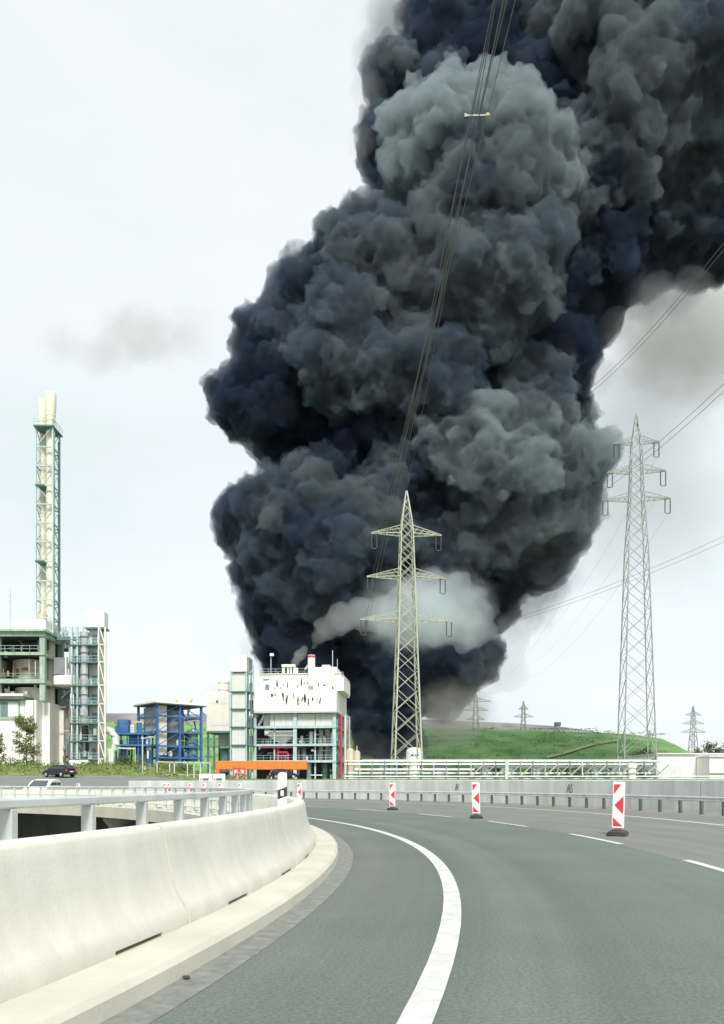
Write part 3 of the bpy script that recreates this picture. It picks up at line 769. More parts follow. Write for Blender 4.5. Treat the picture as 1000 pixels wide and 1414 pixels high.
# lower blue platform to the left
P = Bld('blue_platform', 'lower blue platform with tanks in front of the blue steel plant', 'plant building', 183, 160, 1060, 6)
for px in (161, 176, 191, 205):
    for dd in (0, 5): P.box('column', M_BLUE, px-.9, px+.9, 1002 if px < 180 else 1014, 1062, dd-.13, dd+.13)
for py in (1012, 1028): P.box('deck', M_BLUE, 159, 207, py, py+2.4, -.4, 5.4); P.railing(M_BLUE, 159, 207, py, -.3, 1.1)
P.box('blue_cabin', M_BLUE, 161, 176, 993, 1011, 1, 4); P.box('blue_cabin', M_BLUE, 176.4, 200, 1014.8, 1027, 1.4, 4.5); P.cyl('tank', M_CREAM, 181, 1000, 1012, 3.2, 1.5); P.cyl('tank', M_BLUE, 190, 997, 1012, 3.6, 1.8)
P.cyl('tank', M_CREAM, 203, 1016, 1036, 3.4, 1.0); P.cyl('tank', M_BLUE, 203, 1036, 1058, 4.4, 2.0); P.box('dark_store', M_DARK, 186, 200, 1031, 1056, 1, 4)
clutter(P, 33, 18, 160, 204, 998, 1055, -.2, 3.5, (M_BLUE, M_BLUE, M_SILV, M_CREAM, M_DTEAL), .2)
P.box('yellow_beam', M_TANK, 146, 188, 991, 995, 9, 10); P.cyl('dark_vessel', M_DTEAL, 168, 1031, 1056, 6, 2.2)
for px in (166, 196): P.pipe('pipe', M_BLUE, [(px,1030,-.2),(px,1058,-.2)], .2)

# ---- main white plant
B = Bld('incineration_plant', 'large white plant block with soot-streaked fascia, open pale blue frame below', 'plant building', 350, 180, 1078, -6)
dep = 17.0
for px in (352, 379, 408.5, 436, 463):
    wide = px in (352, 408.5, 463)
    B.box('column', M_TEAL, px-(2.4 if wide else 1.0), px+(2.4 if wide else 1.0), 984, 1080, -.3 if wide else .3, .3 if wide else .6)
for px in (352, 463): B.box('column', M_TEAL, px-2.2, px+2.2, 984, 1080, dep-.6, dep)
for px in (463,): B.box('column', M_TEAL, px-2, px+2, 984, 1080, dep*.5-.3, dep*.5+.3)
for py in (1003, 1027.5, 1050): B.box('beam', M_TEAL, 350, 465.6, py, py+3.2, -.45, -.05); B.box('floor', M_GREYP, 350.5, 465, py+.8, py+2.6, .65, dep-.5)
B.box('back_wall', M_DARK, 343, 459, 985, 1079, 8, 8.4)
B.railing(M_TEAL, 354, 406, 1027.5, -.3, 1.1); B.railing(M_TEAL, 411, 461, 1027.5, -.3, 1.1); B.railing(M_TEAL, 411, 461, 1050, -.3, 1.1); B.railing(M_TEAL, 354, 406, 1050, -.3, 1.1)
fa = B.box('fascia', M_PWHITE, 347.5, 466.5, 954.5, 983.5, -1.0, dep+.4, bevel=.08); B.box('fascia_trim', M_GALV, 347, 467, 983.7, 985.4, -1.1, dep+.5, fa)
for px in (377, 406, 436): B.box('joint', M_GREYP, px, px+.35, 955.5, 983, -1.012, -.95, fa)
up = B.box('upper_wall', M_PWHITE, 357, 471, 931, 954.3, 1.2, dep); B.box('window', M_GLASS, 365, 371, 944.5, 953, 1.12, 1.19, up); B.box('parapet', M_CREAM, 356.5, 471.5, 929.5, 930.9, 1.0, dep+.2, up)
B.box('louvre', M_GREYP, 362, 371, 937, 938.6, 1.1, 1.19, up)
B.ribs('cladding', M_CLAD, 373, 406, 986, 1002.6, .3); B.ribs('cladding', M_CLAD, 411, 461, 986, 1002.6, .3)
B.box('white_duct', M_PWHITE, 362, 371, 986, 1002, 1.5, 3); B.bar('diagonal', M_SILV, (356,1002,1), (364,987,1), .5)
# funnel hopper
X0, X1, zt, zm, zb = B.x(371), B.x(404), B.z(1009), B.z(1016), B.z(1027)
cxm = (X0+X1)/2
vs = []
for (w_, z, dd) in ((5.0*.55, zt, 1.6), (5.4*.55*1.0, zm, 1.7), (.5, zb, .4)):
    vs += [(cxm-w_, 2.5-dd, z), (cxm+w_, 2.5-dd, z), (cxm+w_, 2.5+dd, z), (cxm-w_, 2.5+dd, z)]
MB().add(vs, [(3,2,1,0),(0,1,5,4),(1,2,6,5),(2,3,7,6),(3,0,4,7),(4,5,9,8),(5,6,10,9),(6,7,11,10),(7,4,8,11),(8,9,10,11)]).build('hopper', M_CLAD, B.o)
B.box('feeder', M_PWHITE, 364, 372, 1007, 1015, 1.2, 3); B.bar('chute', M_SILV, (396,1016,1.5), (405,1011,1.5), .7)
for px in (441, 450): B.cyl('vessel', M_CLAD, px, 1007, 1050, 3.2, 3.5, 14)
for px, y0, y1 in ((418,1032,1050),(428,1010,1027),(458,1012,1027),(425,1054,1078),(447,1054,1078),(455,1033,1050)): B.cyl('vessel', random.choice((M_GREYP,M_DTEAL,M_SILV)), px, y0, y1, 3.5, 2.6, 14)
B.pipe('red_pipe', M_PINK, [(357,1032.5,.8),(404,1032.5,.8)], .16); B.pipe('red_pipe', M_PINK, [(383.5,1032.5,.8),(383.5,1050,.8)], .3)
B.pipe('red_pipe', M_PINK, [(384,1039,.8),(397,1039,.8),(397.5,1041,.8),(397.5,1050,.8)], .28); B.pipe('red_pipe', M_PINK, [(384,1044,.8),(397,1044,.8)], .2)
B.cyl('pale_lamp', M_PWHITE, 357.5, 1030.5, 1035, 1.6, .6, 10)
for k, px in enumerate((469, 472.5, 476)): B.pipe('side_pipe', (M_PINK, M_CREAM, M_SILV)[k], [(px-1,985,5+k*3),(px-1,1078,5+k*3)], .26)
clutter(B, 21, 20, 355, 405, 1008, 1026, 1.5, 6, MIX, .2); clutter(B, 22, 22, 411, 460, 1008, 1026, 1.5, 6, MIX, .2); clutter(B, 23, 18, 411, 460, 1031, 1049, 1, 6, MIX, .2); clutter(B, 24, 14, 355, 405, 1034, 1049, 1.5, 6, MIX, .2); clutter(B, 25, 16, 355, 460, 1054, 1076, 1, 6, MIX, .24); clutter(B, 26, 12, 374, 460, 921, 929, 2, 9, (M_PWHITE, M_SILV, M_CREAM, M_GREYP), .16)
for k in range(5): B.bar('side_brace', M_TEAL, (465.5, 986+k*18, .5), (465.5, 1004+k*18, 8), .2)
# roof structures
pe = B.box('penthouse', M_PWHITE, 432, 463.5, 920, 930.5, 3, 11, bevel=.1); B.box('penthouse_front', M_PWHITE, 434, 463, 931, 954.4, -.2, 1.1, pe); B.box('roof_cap', M_CREAM, 442, 453, 916, 919.8, 4, 8, pe)
B.box('penthouse', M_PWHITE, 464, 475, 936, 954.4, 1.0, 13)
B.bar('aerial', M_GALV, (457,920,4), (457,896,4), .14); B.bar('aerial', M_GALV, (462,920,6), (462,906,6), .1)
ch = B.cyl('chimney', M_PWHITE, 431, 906, 948, 5.0, .2, 20); MB().lathe([(5.4*B.s,0),(5.4*B.s,.45)], (B.x(431), .2, B.z(909.5)), 20).build('red_ring', M_PINK, ch)
for px, y0, r_ in ((386.5,916,2.0),(393,917,1.3),(397,915,1.5),(402,916,1.6)): B.cyl('vent_stack', M_PWHITE, px, y0, 931, r_, 4.5, 12)
B.box('vent_header', M_PWHITE, 384.5, 403.5, 914.5, 917.5, 3.9, 5.1); B.railing(M_TEAL, 359, 430, 930, 1.6, 1.2); B.railing(M_TEAL, 464, 474, 936, 1.3, 1.2)
B.bar('elbow', M_PWHITE, (421,924,1.5), (427,918,.8), .5, 8)
ms = B.bar('mast', M_GALV, (372,930,2), (372,903,2), .14); B.box('floodlight', M_PWHITE, 371.2, 376, 901, 904.5, 1.5, 2.1, ms)
# soot streaks and burnt slots on the fascia and wall (thin dark flakes)
def streak(par, px, y0, y1, w_, dep_, lean=0):
    rr = random.Random(int(px*10)); n = 6; L_ = []; R_ = []
    for i in range(n):
        u = i/(n-1); y = y0+(y1-y0)*u; hw = 1.5*w_*(.25+.75*math.sin(math.pi*min(1, .15+u*.8)))*rr.uniform(.6,1.1)/2; c = px+lean*u+rr.uniform(-.3,.3)*w_*.5
        L_.append((B.x(c-hw), B.z(y))); R_.append((B.x(c+hw), B.z(y)))
    MB().prism(L_ + R_[::-1], dep_-.03, dep_-.006).build('soot_streak', M_SOOT, par)
for px, y0, y1, w_, ln in ((377.5,959,963.5,2.6,0),(382,959,962.5,1.8,0),(392.5,957.5,969,1.9,1.0),(398.5,961,974,2.2,-1),(407.5,958,969,.9,.8),(413.5,963,976,1.7,0),(419.5,964,970,1.6,-.6),(423,960,972,2.6,.6),
                       (428,966,977,1.7,-.6),(434,964.5,970,1.6,0),(440,966,971,.9,0),(444.5,964.5,974,1.7,-.8)): streak(fa, px, y0, y1, w_, -1.0, ln)
for px, y0, y1, w_, ln in ((378.5,948,952,1.4,.5),(381.5,939,949,2.0,.6),(386.5,948,952,1.0,0),(391,944,948,1.0,0),(396.5,942,950,1.5,0),(410.5,946,951,1.6,.6),(416,937,948,1.8,-.6),(419.5,943,945,2.0,0),(424.5,942.5,944.5,3,0)): streak(up, px, y0, y1, w_, 1.2, ln)
for px, y0, y1, w_, ln in ((441,944,950,1.2,.4),(449,946.5,949,2.4,0),(452.5,946,950,1,.6),(460.5,949,955,1.6,.8)): streak(pe, px, y0, y1, w_, -.2, ln)

# ---- stair tower and silo block left of it
B = Bld('stair_tower', 'slender pale stair tower with white top box left of the soot-streaked plant', 'tower', 331, 176, 1078, -3)
B.box('top_box', M_PWHITE, 317.5, 341, 905, 928, -.3, 5, bevel=.1); B.box('top_box_side', M_GREYP, 341.2, 343.5, 907, 929, .5, 4.5)
for i, (y0, y1) in enumerate(((929,954),(956,978),(980,1003),(1005,1028),(1030,1052),(1054,1078))):
    B.ribs('cladding', M_CLAD, 320, 338.5, y0, y1, .3, .5); B.box('floor_band', M_DTEAL, 317.6, 347.5, y1+.3, y1+1.7, -.2, 5)
B.box('core', M_CLAD, 320.5, 338, 929, 1078, .45, 4.8)
for px in (318.6, 340.2, 346.8): B.box('column', M_TEAL if px < 345 else M_DTEAL, px-.8, px+.8, 929, 1080, -.1, .25)
for py in (955, 979, 1004, 1029): B.railing(M_DTEAL, 340.5, 347, py, -.1, 1.1); B.box('gallery_back', M_DARK, 341, 346.5, py-14, py, 3, 3.3)
B.bar('handrail_arch', M_TEAL, (343,930,1), (347,925,1), .2); B.pipe('downpipe', M_TEAL, [(349.5,918,1),(349,935,1),(347.8,955,1)], .16)
B = Bld('silo_block', 'cream box on green columns with a tank on its roof, left of the stair tower', 'plant building', 302, 178, 1078, 0)
B.box('cream_box', M_CREAM, 285, 318, 957, 1010, 0, 9, bevel=.1); 
bx = B.box('wall_band', M_CLAD, 292, 316, 963, 972, -.04, .02); B.box('wall_band', M_CLAD, 292, 316, 997, 1002, -.04, .02); B.box('vent', M_SOOT, 298.5, 301.5, 967.5, 970.5, -.08, -.042, bx)
B.box('soffit', M_DTEAL, 286, 318, 1010.2, 1012, -.1, 9)
tk = B.cyl('roof_tank', M_CREAM, 304.5, 934, 957, 8.0, 4.2, 20, dome=.5); 
for py in (941, 951): MB().lathe([(8.4*B.s,0),(8.4*B.s,.2)], (B.x(304.5), 4.2, B.z(py)), 20).build('tank_band', M_TANK, tk)
B.railing(M_TEAL, 286, 317, 957, .3, 1.6)
for px in (287, 295, 317): B.box('column', M_DTEAL, px-1.3, px+1.3, 1012, 1080, .2, .7); B.box('column', M_DTEAL, px-1.3, px+1.3, 1012, 1080, 7.2, 7.7)
B.cyl('hanging_tank', M_CLAD, 306, 1012, 1028, 9.5, 4.5); B.cyl('hanging_tank', M_DTEAL, 306, 1032, 1066, 7, 4.8)
B.box('floor_beam', M_DTEAL, 285.5, 318, 1030, 1032, 0, .5); B.box('dark_back', M_DARK, 296, 318, 1034, 1078, 8, 8.3)

# ---- foreground plant clutter: orange gantry, red frame, beige tanks, silo, pipe bridge
o = thing('orange_gantry', 'long bright orange beam on thin posts in front of the white plant', 'gantry', W(362, 1080, 140))
s_ = 140/F
def L_(px, py, dy=0): 
    p = W(px, py, 140) - o.location; p.y += dy; return p
a, b = L_(298, 1063), L_(424.5, 1051)
box('beam', M_ORANGE, o, a.x, b.x, -.5, .5, a.z, b.z, .06); box('end_cap', M_ORANGE, o, a.x-.15, L_(304,0).x, -.55, .55, L_(0,1068).z, a.z-.02)
for px in (320, 348.5, 375, 402): bar('post', M_GALV, o, L_(px, 1084), L_(px, 1063.2), .2)
for px in (330, 356, 390): box('beam_joint', M_RUST, o, L_(px,0).x, L_(px,0).x+.08, -.515, -.49, a.z+.1, b.z-.1)
o = thing('red_frame', 'small red steel lattice frame under the orange beam', 'frame', W(330, 1082, 136))
def L_(px, py): return W(px, py, 136) - o.location
for px in (322.5, 330, 338): bar('upright', M_PINK, o, L_(px,1084), L_(px,1060), .2)
for py in (1061, 1069): bar('rail', M_PINK, o, L_(322.5,py), L_(338,py), .18)
for a, b in ((322.5,330),(338,330)): bar('brace', M_PINK, o, L_(a,1078), L_(b,1061), .16)
for px, r_, y0 in ((483.5,5.2,1033),(493,4.6,1036)):
    d = 150; o = thing('beige_tank', 'beige storage tank right of the white plant, ' + ('left of two' if px < 490 else 'right of two'), 'tank', W(px, 1080, d), 0, 'beige tanks by the pipe bridge')
    h = (1080-y0)*d/F; r = r_*d/F
    MB().lathe([(r,0),(r,h-.5),(r*.7,h-.15),(.05,h)], (0,0,0), 20).build('shell', M_TANK, o); MB().lathe([(r*1.03,h*.6),(r*1.03,h*.6+.2)], (0,0,0), 20).build('band', M_CREAM, o)
    bar('vent', M_GALV, o, (0,0,h), (0,0,h+.8), .2, n=8)
d = 138; o = thing('white_silo', 'white upright silo with a blue label behind the central pylon', 'silo', W(572.5, 1080, d)); h = 48*d/F; r = 11.5*d/F
sh = MB().lathe([(r,.6),(r,h-.9),(r*.93,h-.45),(r*.7,h-.12),(.05,h)], (0,0,0), 28).build('shell', M_PWHITE, o)
mb = MB()
for i in range(9):
    t0 = R(-125+i*8)
mbv = []; mbf = []
for i in range(10):
    t_ = R(-118+i*6.5)
    for z in (h*.735, h*.79): mbv.append(((r+.015)*math.cos(t_), (r+.015)*math.sin(t_), z))
    if i and i not in (4, 7): k = (i-1)*2; mbf.append((k,k+2,k+3,k+1))
MB().add(mbv, mbf).build('blue_lettering', M_BLUE, sh)
for k in range(4): t_ = R(45+90*k); bar('leg', M_PWHITE, o, (r*.8*math.cos(t_), r*.8*math.sin(t_), 0), (r*.8*math.cos(t_), r*.8*math.sin(t_), .8), .3)
MB().lathe([(r*1.02,.75),(r*1.02,.95)], (0,0,0), 28).build('base_ring', M_GALV, o)

d = 126; o = thing('pipe_bridge', 'long low pipe bridge on steel trestles running across behind the wall', 'pipe bridge', W(695, 1080, d))
def L_(px, py, dy=0): p = W(px, py, d) - o.location; p.y += dy; return p
def pb(name, m, y, x0, x1, dy, r_): return MB().tube([L_(x0, y, dy), L_((x0+x1)/2, y, dy), L_(x1, y, dy)], r_, 10).build(name, m, o)
pb('pipe', M_CLAD, 1051.5, 476, 912, 0, .2); pb('pipe', M_SILV, 1055.5, 476, 905, 1.2, .16); pb('pipe', M_CLAD, 1063, 490, 655, -.3, .2); pb('pipe', M_GALV, 1068, 476, 905, 1.0, .2); pb('pipe', M_CLAD, 1059, 655, 905, .8, .2)
pb('pipe', M_GALV, 1072.5, 476, 1010, -.6, .14); pb('pipe', M_TEAL, 1076, 476, 1010, .3, .16)
k = 0; px = 480
while px < 912:
    m_ = (M_DTEAL, M_TEAL, M_PYG)[k % 3]
    for dy in (-.5, 1.6): bar('trestle_leg', m_, o, L_(px, 1084, dy), L_(px, 1051, dy), .17)
    bar('cross_beam', m_, o, L_(px, 1057, -.7), L_(px, 1057, 1.8), .22); bar('cross_beam', m_, o, L_(px, 1069, -.7), L_(px, 1069, 1.8), .22)
    if px > 640:
        bar('diagonal', M_PYG if k % 2 else M_PYL, o, L_(px, 1072, -.5), L_(px+17, 1056, -.5), .18)
        if k % 2: bar('diagonal', M_TEAL, o, L_(px+17, 1072, 1.6), L_(px, 1056, 1.6), .18)
    px += 17; k += 1
for px in (698,): bar('main_post', M_GALV, o, L_(px, 1084, -.9), L_(px, 1050, -.9), .45)
pb('handrail', M_GALV, 1048.5, 500, 905, 1.7, .05)

# dark equipment behind the pipe bridge
for i, (px, y0, w_) in enumerate(((668,1057,14),(700,1058,18),(738,1059,16),(815,1060,22),(850,1058,16),(530,1056,14),(610,1058,20))):
    dd = 134; o = thing('machine_cabinet', 'dark low machine cabinet behind the pipe bridge, number %s from the left' % ('three four five six seven one two'.split()[i]), 'cabinet', W(px, 1081, dd), 0, 'cabinets behind the pipe bridge')
    hw = w_/2*dd/F; h = (1081-y0)*dd/F
    box('body', M_DTEAL if i % 2 else M_DARK, o, -hw, hw, -.8, .8, .15, h, .08); box('plinth', M_WALL, o, -hw-.1, hw+.1, -.9, .9, 0, .15); box('door', M_GREYP, o, -hw*.8, -hw*.05, -.84, -.805, .3, h*.9); box('door', M_GREYP, o, hw*.05, hw*.8, -.84, -.805, .3, h*.9)

# ---- white warehouse at the right edge
B = Bld('warehouse', 'low white flat-roofed warehouse at the right edge behind the wall', 'warehouse', 955, 160, 1083)
B.box('hall', M_PWHITE, 908, 1120, 1042, 1085, 0, 24); B.box('roof_trim', M_CLAD, 906, 1122, 1040, 1041.8, -.4, 24.4)
B.box('front_block', M_PWHITE, 962, 1120, 1047, 1085, -6, -.05); B.box('roof_trim', M_CLAD, 961, 1121, 1045.3, 1046.8, -6.3, -.1)
B.box('dock_rail', M_GREYP, 962, 1120, 1068, 1070, -6.15, -6.01)
for px in (985, 1015, 1045): B.box('wall_joint', M_GREYP, px, px+.3, 1047.5, 1085, -6.02, -5.99)
B.box('gate', M_CLAD, 925, 941, 1058, 1085, -.1, -.01)
for px in (872,):
    o = thing('pipe_vent', 'white vent pipe standing behind the wall near the right pylon', 'vent pipe', W(873, 1082, 118)); h = 28*118/F
    MB().lathe([(.55,0),(.55,h*.75),(.7,h*.78),(.7,h*.97),(.4,h)], (0,0,0), 16).build('stack', M_PWHITE, o); MB().lathe([(.72,h*.5),(.72,h*.52)], (0,0,0), 16).build('collar', M_GALV, o)

# ---- fence with tall frames in front of the blue plant
o = thing('site_fence', 'grey steel frame fence on the verge in front of the blue plant', 'fence', W(250, 1082, 108))
def L_(px, py): return W(px, py, 108) - o.location
for px in (200, 217, 234.5, 241, 259, 268, 277, 290): bar('post', M_GALV, o, L_(px, 1086), L_(px, 1052 if px > 210 else 1058), .13)
bar('top_rail', M_GALV, o, L_(217,1052), L_(290,1053.5), .13); bar('middle_rail', M_GALV, o, L_(200,1070), L_(290,1070), .06); bar('lower_rail', M_GALV, o, L_(200,1079), L_(290,1079), .07)
o2 = thing('lamp_post', 'thin blue-grey lamp post rising in front of the blue plant', 'lamp post', W(197, 1084, 104))
bar('pole', M_TEAL, o2, (0,0,0), (0,0,(1084-1020)*104/F), .16, n=8); bar('arm', M_TEAL, o2, (0,0,(1084-1020)*104/F), (.9,0,(1084-1018)*104/F), .1); box('lamp_head', M_GALV, o2, .8, 1.4, -.12, .12, (1084-1018.5)*104/F, (1084-1017)*104/F)
# ------------------------------------------------------------------ pylons
def pylon(name, label, px, d, pybase, pytop, hw, arms, m, rz=0, bar_w=.22, nseg=16, ins=True, arm_h=1.6):
    """hw: list of (py, half width px); arms: list of (py, half span px)"""
    s = d/F; root = thing(name, label, 'pylon', W(px, pybase, d), R(rz))
    Z = lambda py: (pybase-py)*s
    hz = sorted([(Z(py), w_*s) for py, w_ in hw])
    def half(z):
        for (z0, w0), (z1, w1) in zip(hz[:-1], hz[1:]):
            if z <= z1: return w0+(w1-w0)*(z-z0)/(z1-z0)
        return hz[-1][1]
    ztop = Z(pytop)
    for sx, sy in ((-1,-1),(1,-1),(1,1),(-1,1)):
        mb = MB(); pts = [(sx*w_, sy*w_, z) for z, w_ in hz]
        for a, b in zip(pts[:-1], pts[1:]): mb.bar(a, b, bar_w*(1.35 if a[2] < ztop*.5 else 1.0))
        mb.build('leg', m, root)
    # levels spaced by the width
    lv = [0.0]; 
    while lv[-1] < ztop*.985 and len(lv) < 60: lv.append(lv[-1] + max(1.1, half(lv[-1])*1.75))
    mb = MB(); cs = ((-1,-1),(1,-1),(1,1),(-1,1))
    for i in range(len(lv)-1):
        z0, z1 = lv[i], min(lv[i+1], ztop); w0, w1 = half(z0), half(z1)
        for j in range(4):
            a, b = cs[j], cs[(j+1)%4]
            if (i+j) % 2: a, b = b, a
            mb.bar((a[0]*w0, a[1]*w0, z0), (b[0]*w1, b[1]*w1, z1), bar_w*.62)
            if w0*2/s > 14: mb.bar((b[0]*w0, b[1]*w0, z0), (a[0]*w1, a[1]*w1, z1), bar_w*.5)
    stuff(mb.build('bracing', m, root))
    tips = []
    for py, sp in arms:
        z = Z(py); wz = half(z); L_ = sp*s
        for sd in (-1, 1):
            mb = MB(); tip = Vector((sd*L_, 0, z)); top = z+arm_h
            for sy in (-1, 1):
                mb.bar((sd*wz, sy*wz, z), tip, bar_w*.8); mb.bar((sd*half(top), sy*half(top), top), tip+Vector((0,0,.12)), bar_w*.65)
            n = 5
            for i in range(n):
                u0, u1 = i/n, (i+1)/n
                lo = lambda u, sy: Vector((sd*wz, sy*wz, z)).lerp(tip, u)
                hi = lambda u, sy: Vector((sd*half(top), sy*half(top), top)).lerp(tip, u)
                for sy in (-1, 1): mb.bar(lo(u0, sy), hi(u1, sy), bar_w*.4)
                if i: mb.bar(lo(u0,-1), lo(u0,1), bar_w*.4)
            stuff(mb.build('crossarm', m, root)); tips.append((sd, py, tip))
            if ins:
                for k in (-1, 1):
                    zz = z-.1; o_ = MB(); x0 = tip.x - sd*.5 + k*.42; n = 9; prof = []
                    for q in range(n): prof += [(.06, -q*.26), (.15, -q*.26-.1), (.06, -q*.26-.16)]
                    o_.lathe(prof, (x0, 0, zz), 8).build('insulator', M_INS, root)
                bar('yoke', M_INS, root, (tip.x-sd*.45-.4, 0, z-2.45), (tip.x-sd*.45+.4, 0, z-2.45), .1)
    return root, {(sd, py): root.location + Matrix.Rotation(R(rz), 3, 'Z') @ (tip + Vector((-sd*.45, 0, -2.5 if ins else 0))) for sd, py, tip in tips}, root.location + Vector((0, 0, ztop))
M_INS = mat('insulator', (0.07, 0.08, 0.085), 0.4, var=0.15, scale=4)
PYC, TC, TOPC = pylon('lattice_pylon', 'pale lattice pylon in front of the smoke, centre of the picture', 561.5, 130, 1078, 678,
    [(1078,19.5),(897,13.2),(782,9.6),(736,8.2),(715,6.0),(678,.6)], [(738,49),(798,55),(857,64)], M_PYL, rz=6, bar_w=.165, arm_h=1.3)
PYR, TR, TOPR = pylon('lattice_pylon', 'tall slim lattice pylon standing against the sky at right', 879, 134, 1080, 570,
    [(1080,22),(900,17),(760,13),(690,9),(612,6.2),(590,3),(570,.5)], [(612,31),(652,40),(690,46)], M_PYG, rz=-5, bar_w=.135, arm_h=1.0)
for px, d, b_, tp, lab, hs in ((657,430,1052,955,'distant grey pylon just right of the smoke base on the green hill',(22,18,13)),(723,470,1050,968,'distant pale pylon in the middle of the green hill',(7,14,0)),
                          (957.5,620,1066,975,'distant pylon above the white warehouse at right',(12,16,19)),(897,900,1066,1008,'very distant small pylon right of the tall slim pylon',(8,10,0))):
    H_ = b_-tp
    am = [(tp+H_*.14, hs[0]), (tp+H_*.27, hs[1])] + ([(tp+H_*.4, hs[2])] if hs[2] else [])
    pylon('lattice_pylon', lab, px, d, b_, tp, [(b_,H_*.075),(tp+H_*.4,H_*.032),(tp+H_*.12,H_*.02),(tp,.3)], am, M_PYG, rz=8, bar_w=.00055*d, ins=False, arm_h=.0045*d)

# ------------------------------------------------------------------ overhead cables
M_CAB = mat('cable', (0.10, 0.11, 0.12), 0.5, metal=0.2, var=0.1, scale=1)
M_CABL = mat('cable_pale', (0.17, 0.18, 0.19), 0.5, metal=0.2, var=0.1, scale=1)
def cable(label, a, b, sag, r=.03, m=None, group=None, par=None, name='power_cable'):
    a, b = Vector(a), Vector(b); n = 40
    pts = [a.lerp(b, i/n) - Vector((0,0,4*sag*(i/n)*(1-i/n))) - a for i in range(n+1)]
    o = MB().tube(pts, r, 5).build(name, m or M_CAB, par)
    if par is None: o.location = a; tag(o, label, 'cable', group)
    else: o.location = a - par.location
    return o
G1 = 'cables running overhead from the central pylon'
def toward(px, py, d): return W(px, py, d)
# the spans leave the central pylon towards the viewer and pass overhead to the right; each has its own far end behind the camera
def span(lab, a, aim, r=.035, m=None):
    """cable from a through the point aim (seen near the top of the picture), carried on behind the viewer"""
    a = Vector(a); b = a + (Vector(aim) - a)*2.6
    sag = 6.0; u = 1/2.6; b2 = b.copy(); b2.z += 4*sag*u*(1-u)/u
    return cable(lab, a, b2, sag, r, m, G1)
span('thin earth wire from the tip of the central pylon, crossing the smoke', TOPC, W(668, 100, 52), .024)
a = TC[(-1,738)]; tw = [(.0,'left'),(.4,'right')]
span('left of the twin cables from the upper left arm of the central pylon', a + Vector((-.2,0,0)), W(686, 60, 45), .024, M_CABL)
span('right of the twin cables from the upper left arm of the central pylon', a + Vector((.2,0,0)), W(697, 60, 45), .024, M_CABL)
a = TC[(-1,798)]
span('left of the twin cables from the middle left arm of the central pylon', a + Vector((-.2,0,0)), W(654, 150, 44), .022)
span('right of the twin cables from the middle left arm of the central pylon', a + Vector((.2,0,0)), W(664, 150, 44), .022)
a = TC[(-1,857)]
span('left of the twin cables from the lower left arm of the central pylon', a + Vector((-.2,0,0)), W(644, 190, 44), .022, M_CABL)
span('right of the twin cables from the lower left arm of the central pylon', a + Vector((.2,0,0)), W(655, 190, 44), .022, M_CABL)
# bundle spacer seen against the smoke
o = thing('cable_spacer', 'dark bar spacer clamped across the overhead cables against the smoke', 'cable spacer', W(659, 160, 47))
bar('spacer_bar', M_INS, o, (-.66,0,0), (.6,0,.02), .1); MB().lathe([(.02,-.14),(.13,-.08),(.13,.08),(.02,.14)], (.62,0,.03), 12).build('clamp', mat('brass', (.42,.36,.22), .5, var=.1), o)
box('clamp', M_INS, o, -.75,-.6,-.08,.08,-.1,.1)
# far line on the right, slanting up to the right edge
G2 = 'slanting cables on the right'
for i, (p, q, lab) in enumerate((((700,861,300),(1180,662,210),'lower cable of the far pair slanting across the right pylon'),((700,857,300),(1180,652,210),'upper cable of the far pair slanting across the right pylon'),
                             ((800,698,250),(1150,392,120),'lower cable of the pair slanting past the top of the right pylon'),((800,690,250),(1150,380,120),'upper cable of the pair slanting past the top of the right pylon'),
                             ((790,562,240),(1060,268,120),'lower cable of the pair against the pale drifting smoke at right'),((790,556,240),(1060,258,120),'upper cable of the pair against the pale drifting smoke at right'))):
    cable(lab, W(*p), W(*q), 3.0, .05, M_CABL, G2)
for (sd, py), e in TR.items():
    far = W(757.5 + sd*16 - 60, 905 + (py-612)*.45, 330)
    cable('thin cable from the %s %s arm of the tall right pylon to the far distance' % ({612:'upper',652:'middle',690:'lower'}[py], 'left' if sd < 0 else 'right'), e, far, 7, .012, M_CABL, 'cables behind the right pylon')

# ------------------------------------------------------------------ vegetation
def leaf_mat(name, c0, c1):
    m, t, b = _new(name); N = t.nodes.new; K = t.links.new
    oi = N('ShaderNodeTexCoord'); n_ = N('ShaderNodeTexNoise'); n_.inputs['Scale'].default_value = 1.3; n_.inputs['Detail'].default_value = 4
    K(oi.outputs['Object'], n_.inputs['Vector']); r = N('ShaderNodeValToRGB'); r.color_ramp.elements[0].position = .35; r.color_ramp.elements[1].position = .65
    r.color_ramp.elements[0].color = (*c0,1); r.color_ramp.elements[1].color = (*c1,1); K(n_.outputs['Fac'], r.inputs[0]); K(r.outputs[0], b.inputs['Base Color'])
    b.inputs['Roughness'].default_value = .7
    tr = N('ShaderNodeBsdfTranslucent'); K(r.outputs[0], tr.inputs['Color']); mx = N('ShaderNodeMixShader'); mx.inputs[0].default_value = .3
    K(b.outputs[0], mx.inputs[1]); K(tr.outputs[0], mx.inputs[2]); K(mx.outputs[0], t.nodes['Material Output'].inputs['Surface'])
    return m
M_LEAF = leaf_mat('leaf_light', (0.10,0.15,0.04), (0.22,0.27,0.08)); M_LEAFD = leaf_mat('leaf_dark', (0.045,0.07,0.022), (0.11,0.14,0.045))
M_BARK = mat('bark', (0.13,0.11,0.08), .9, var=.3, scale=3)
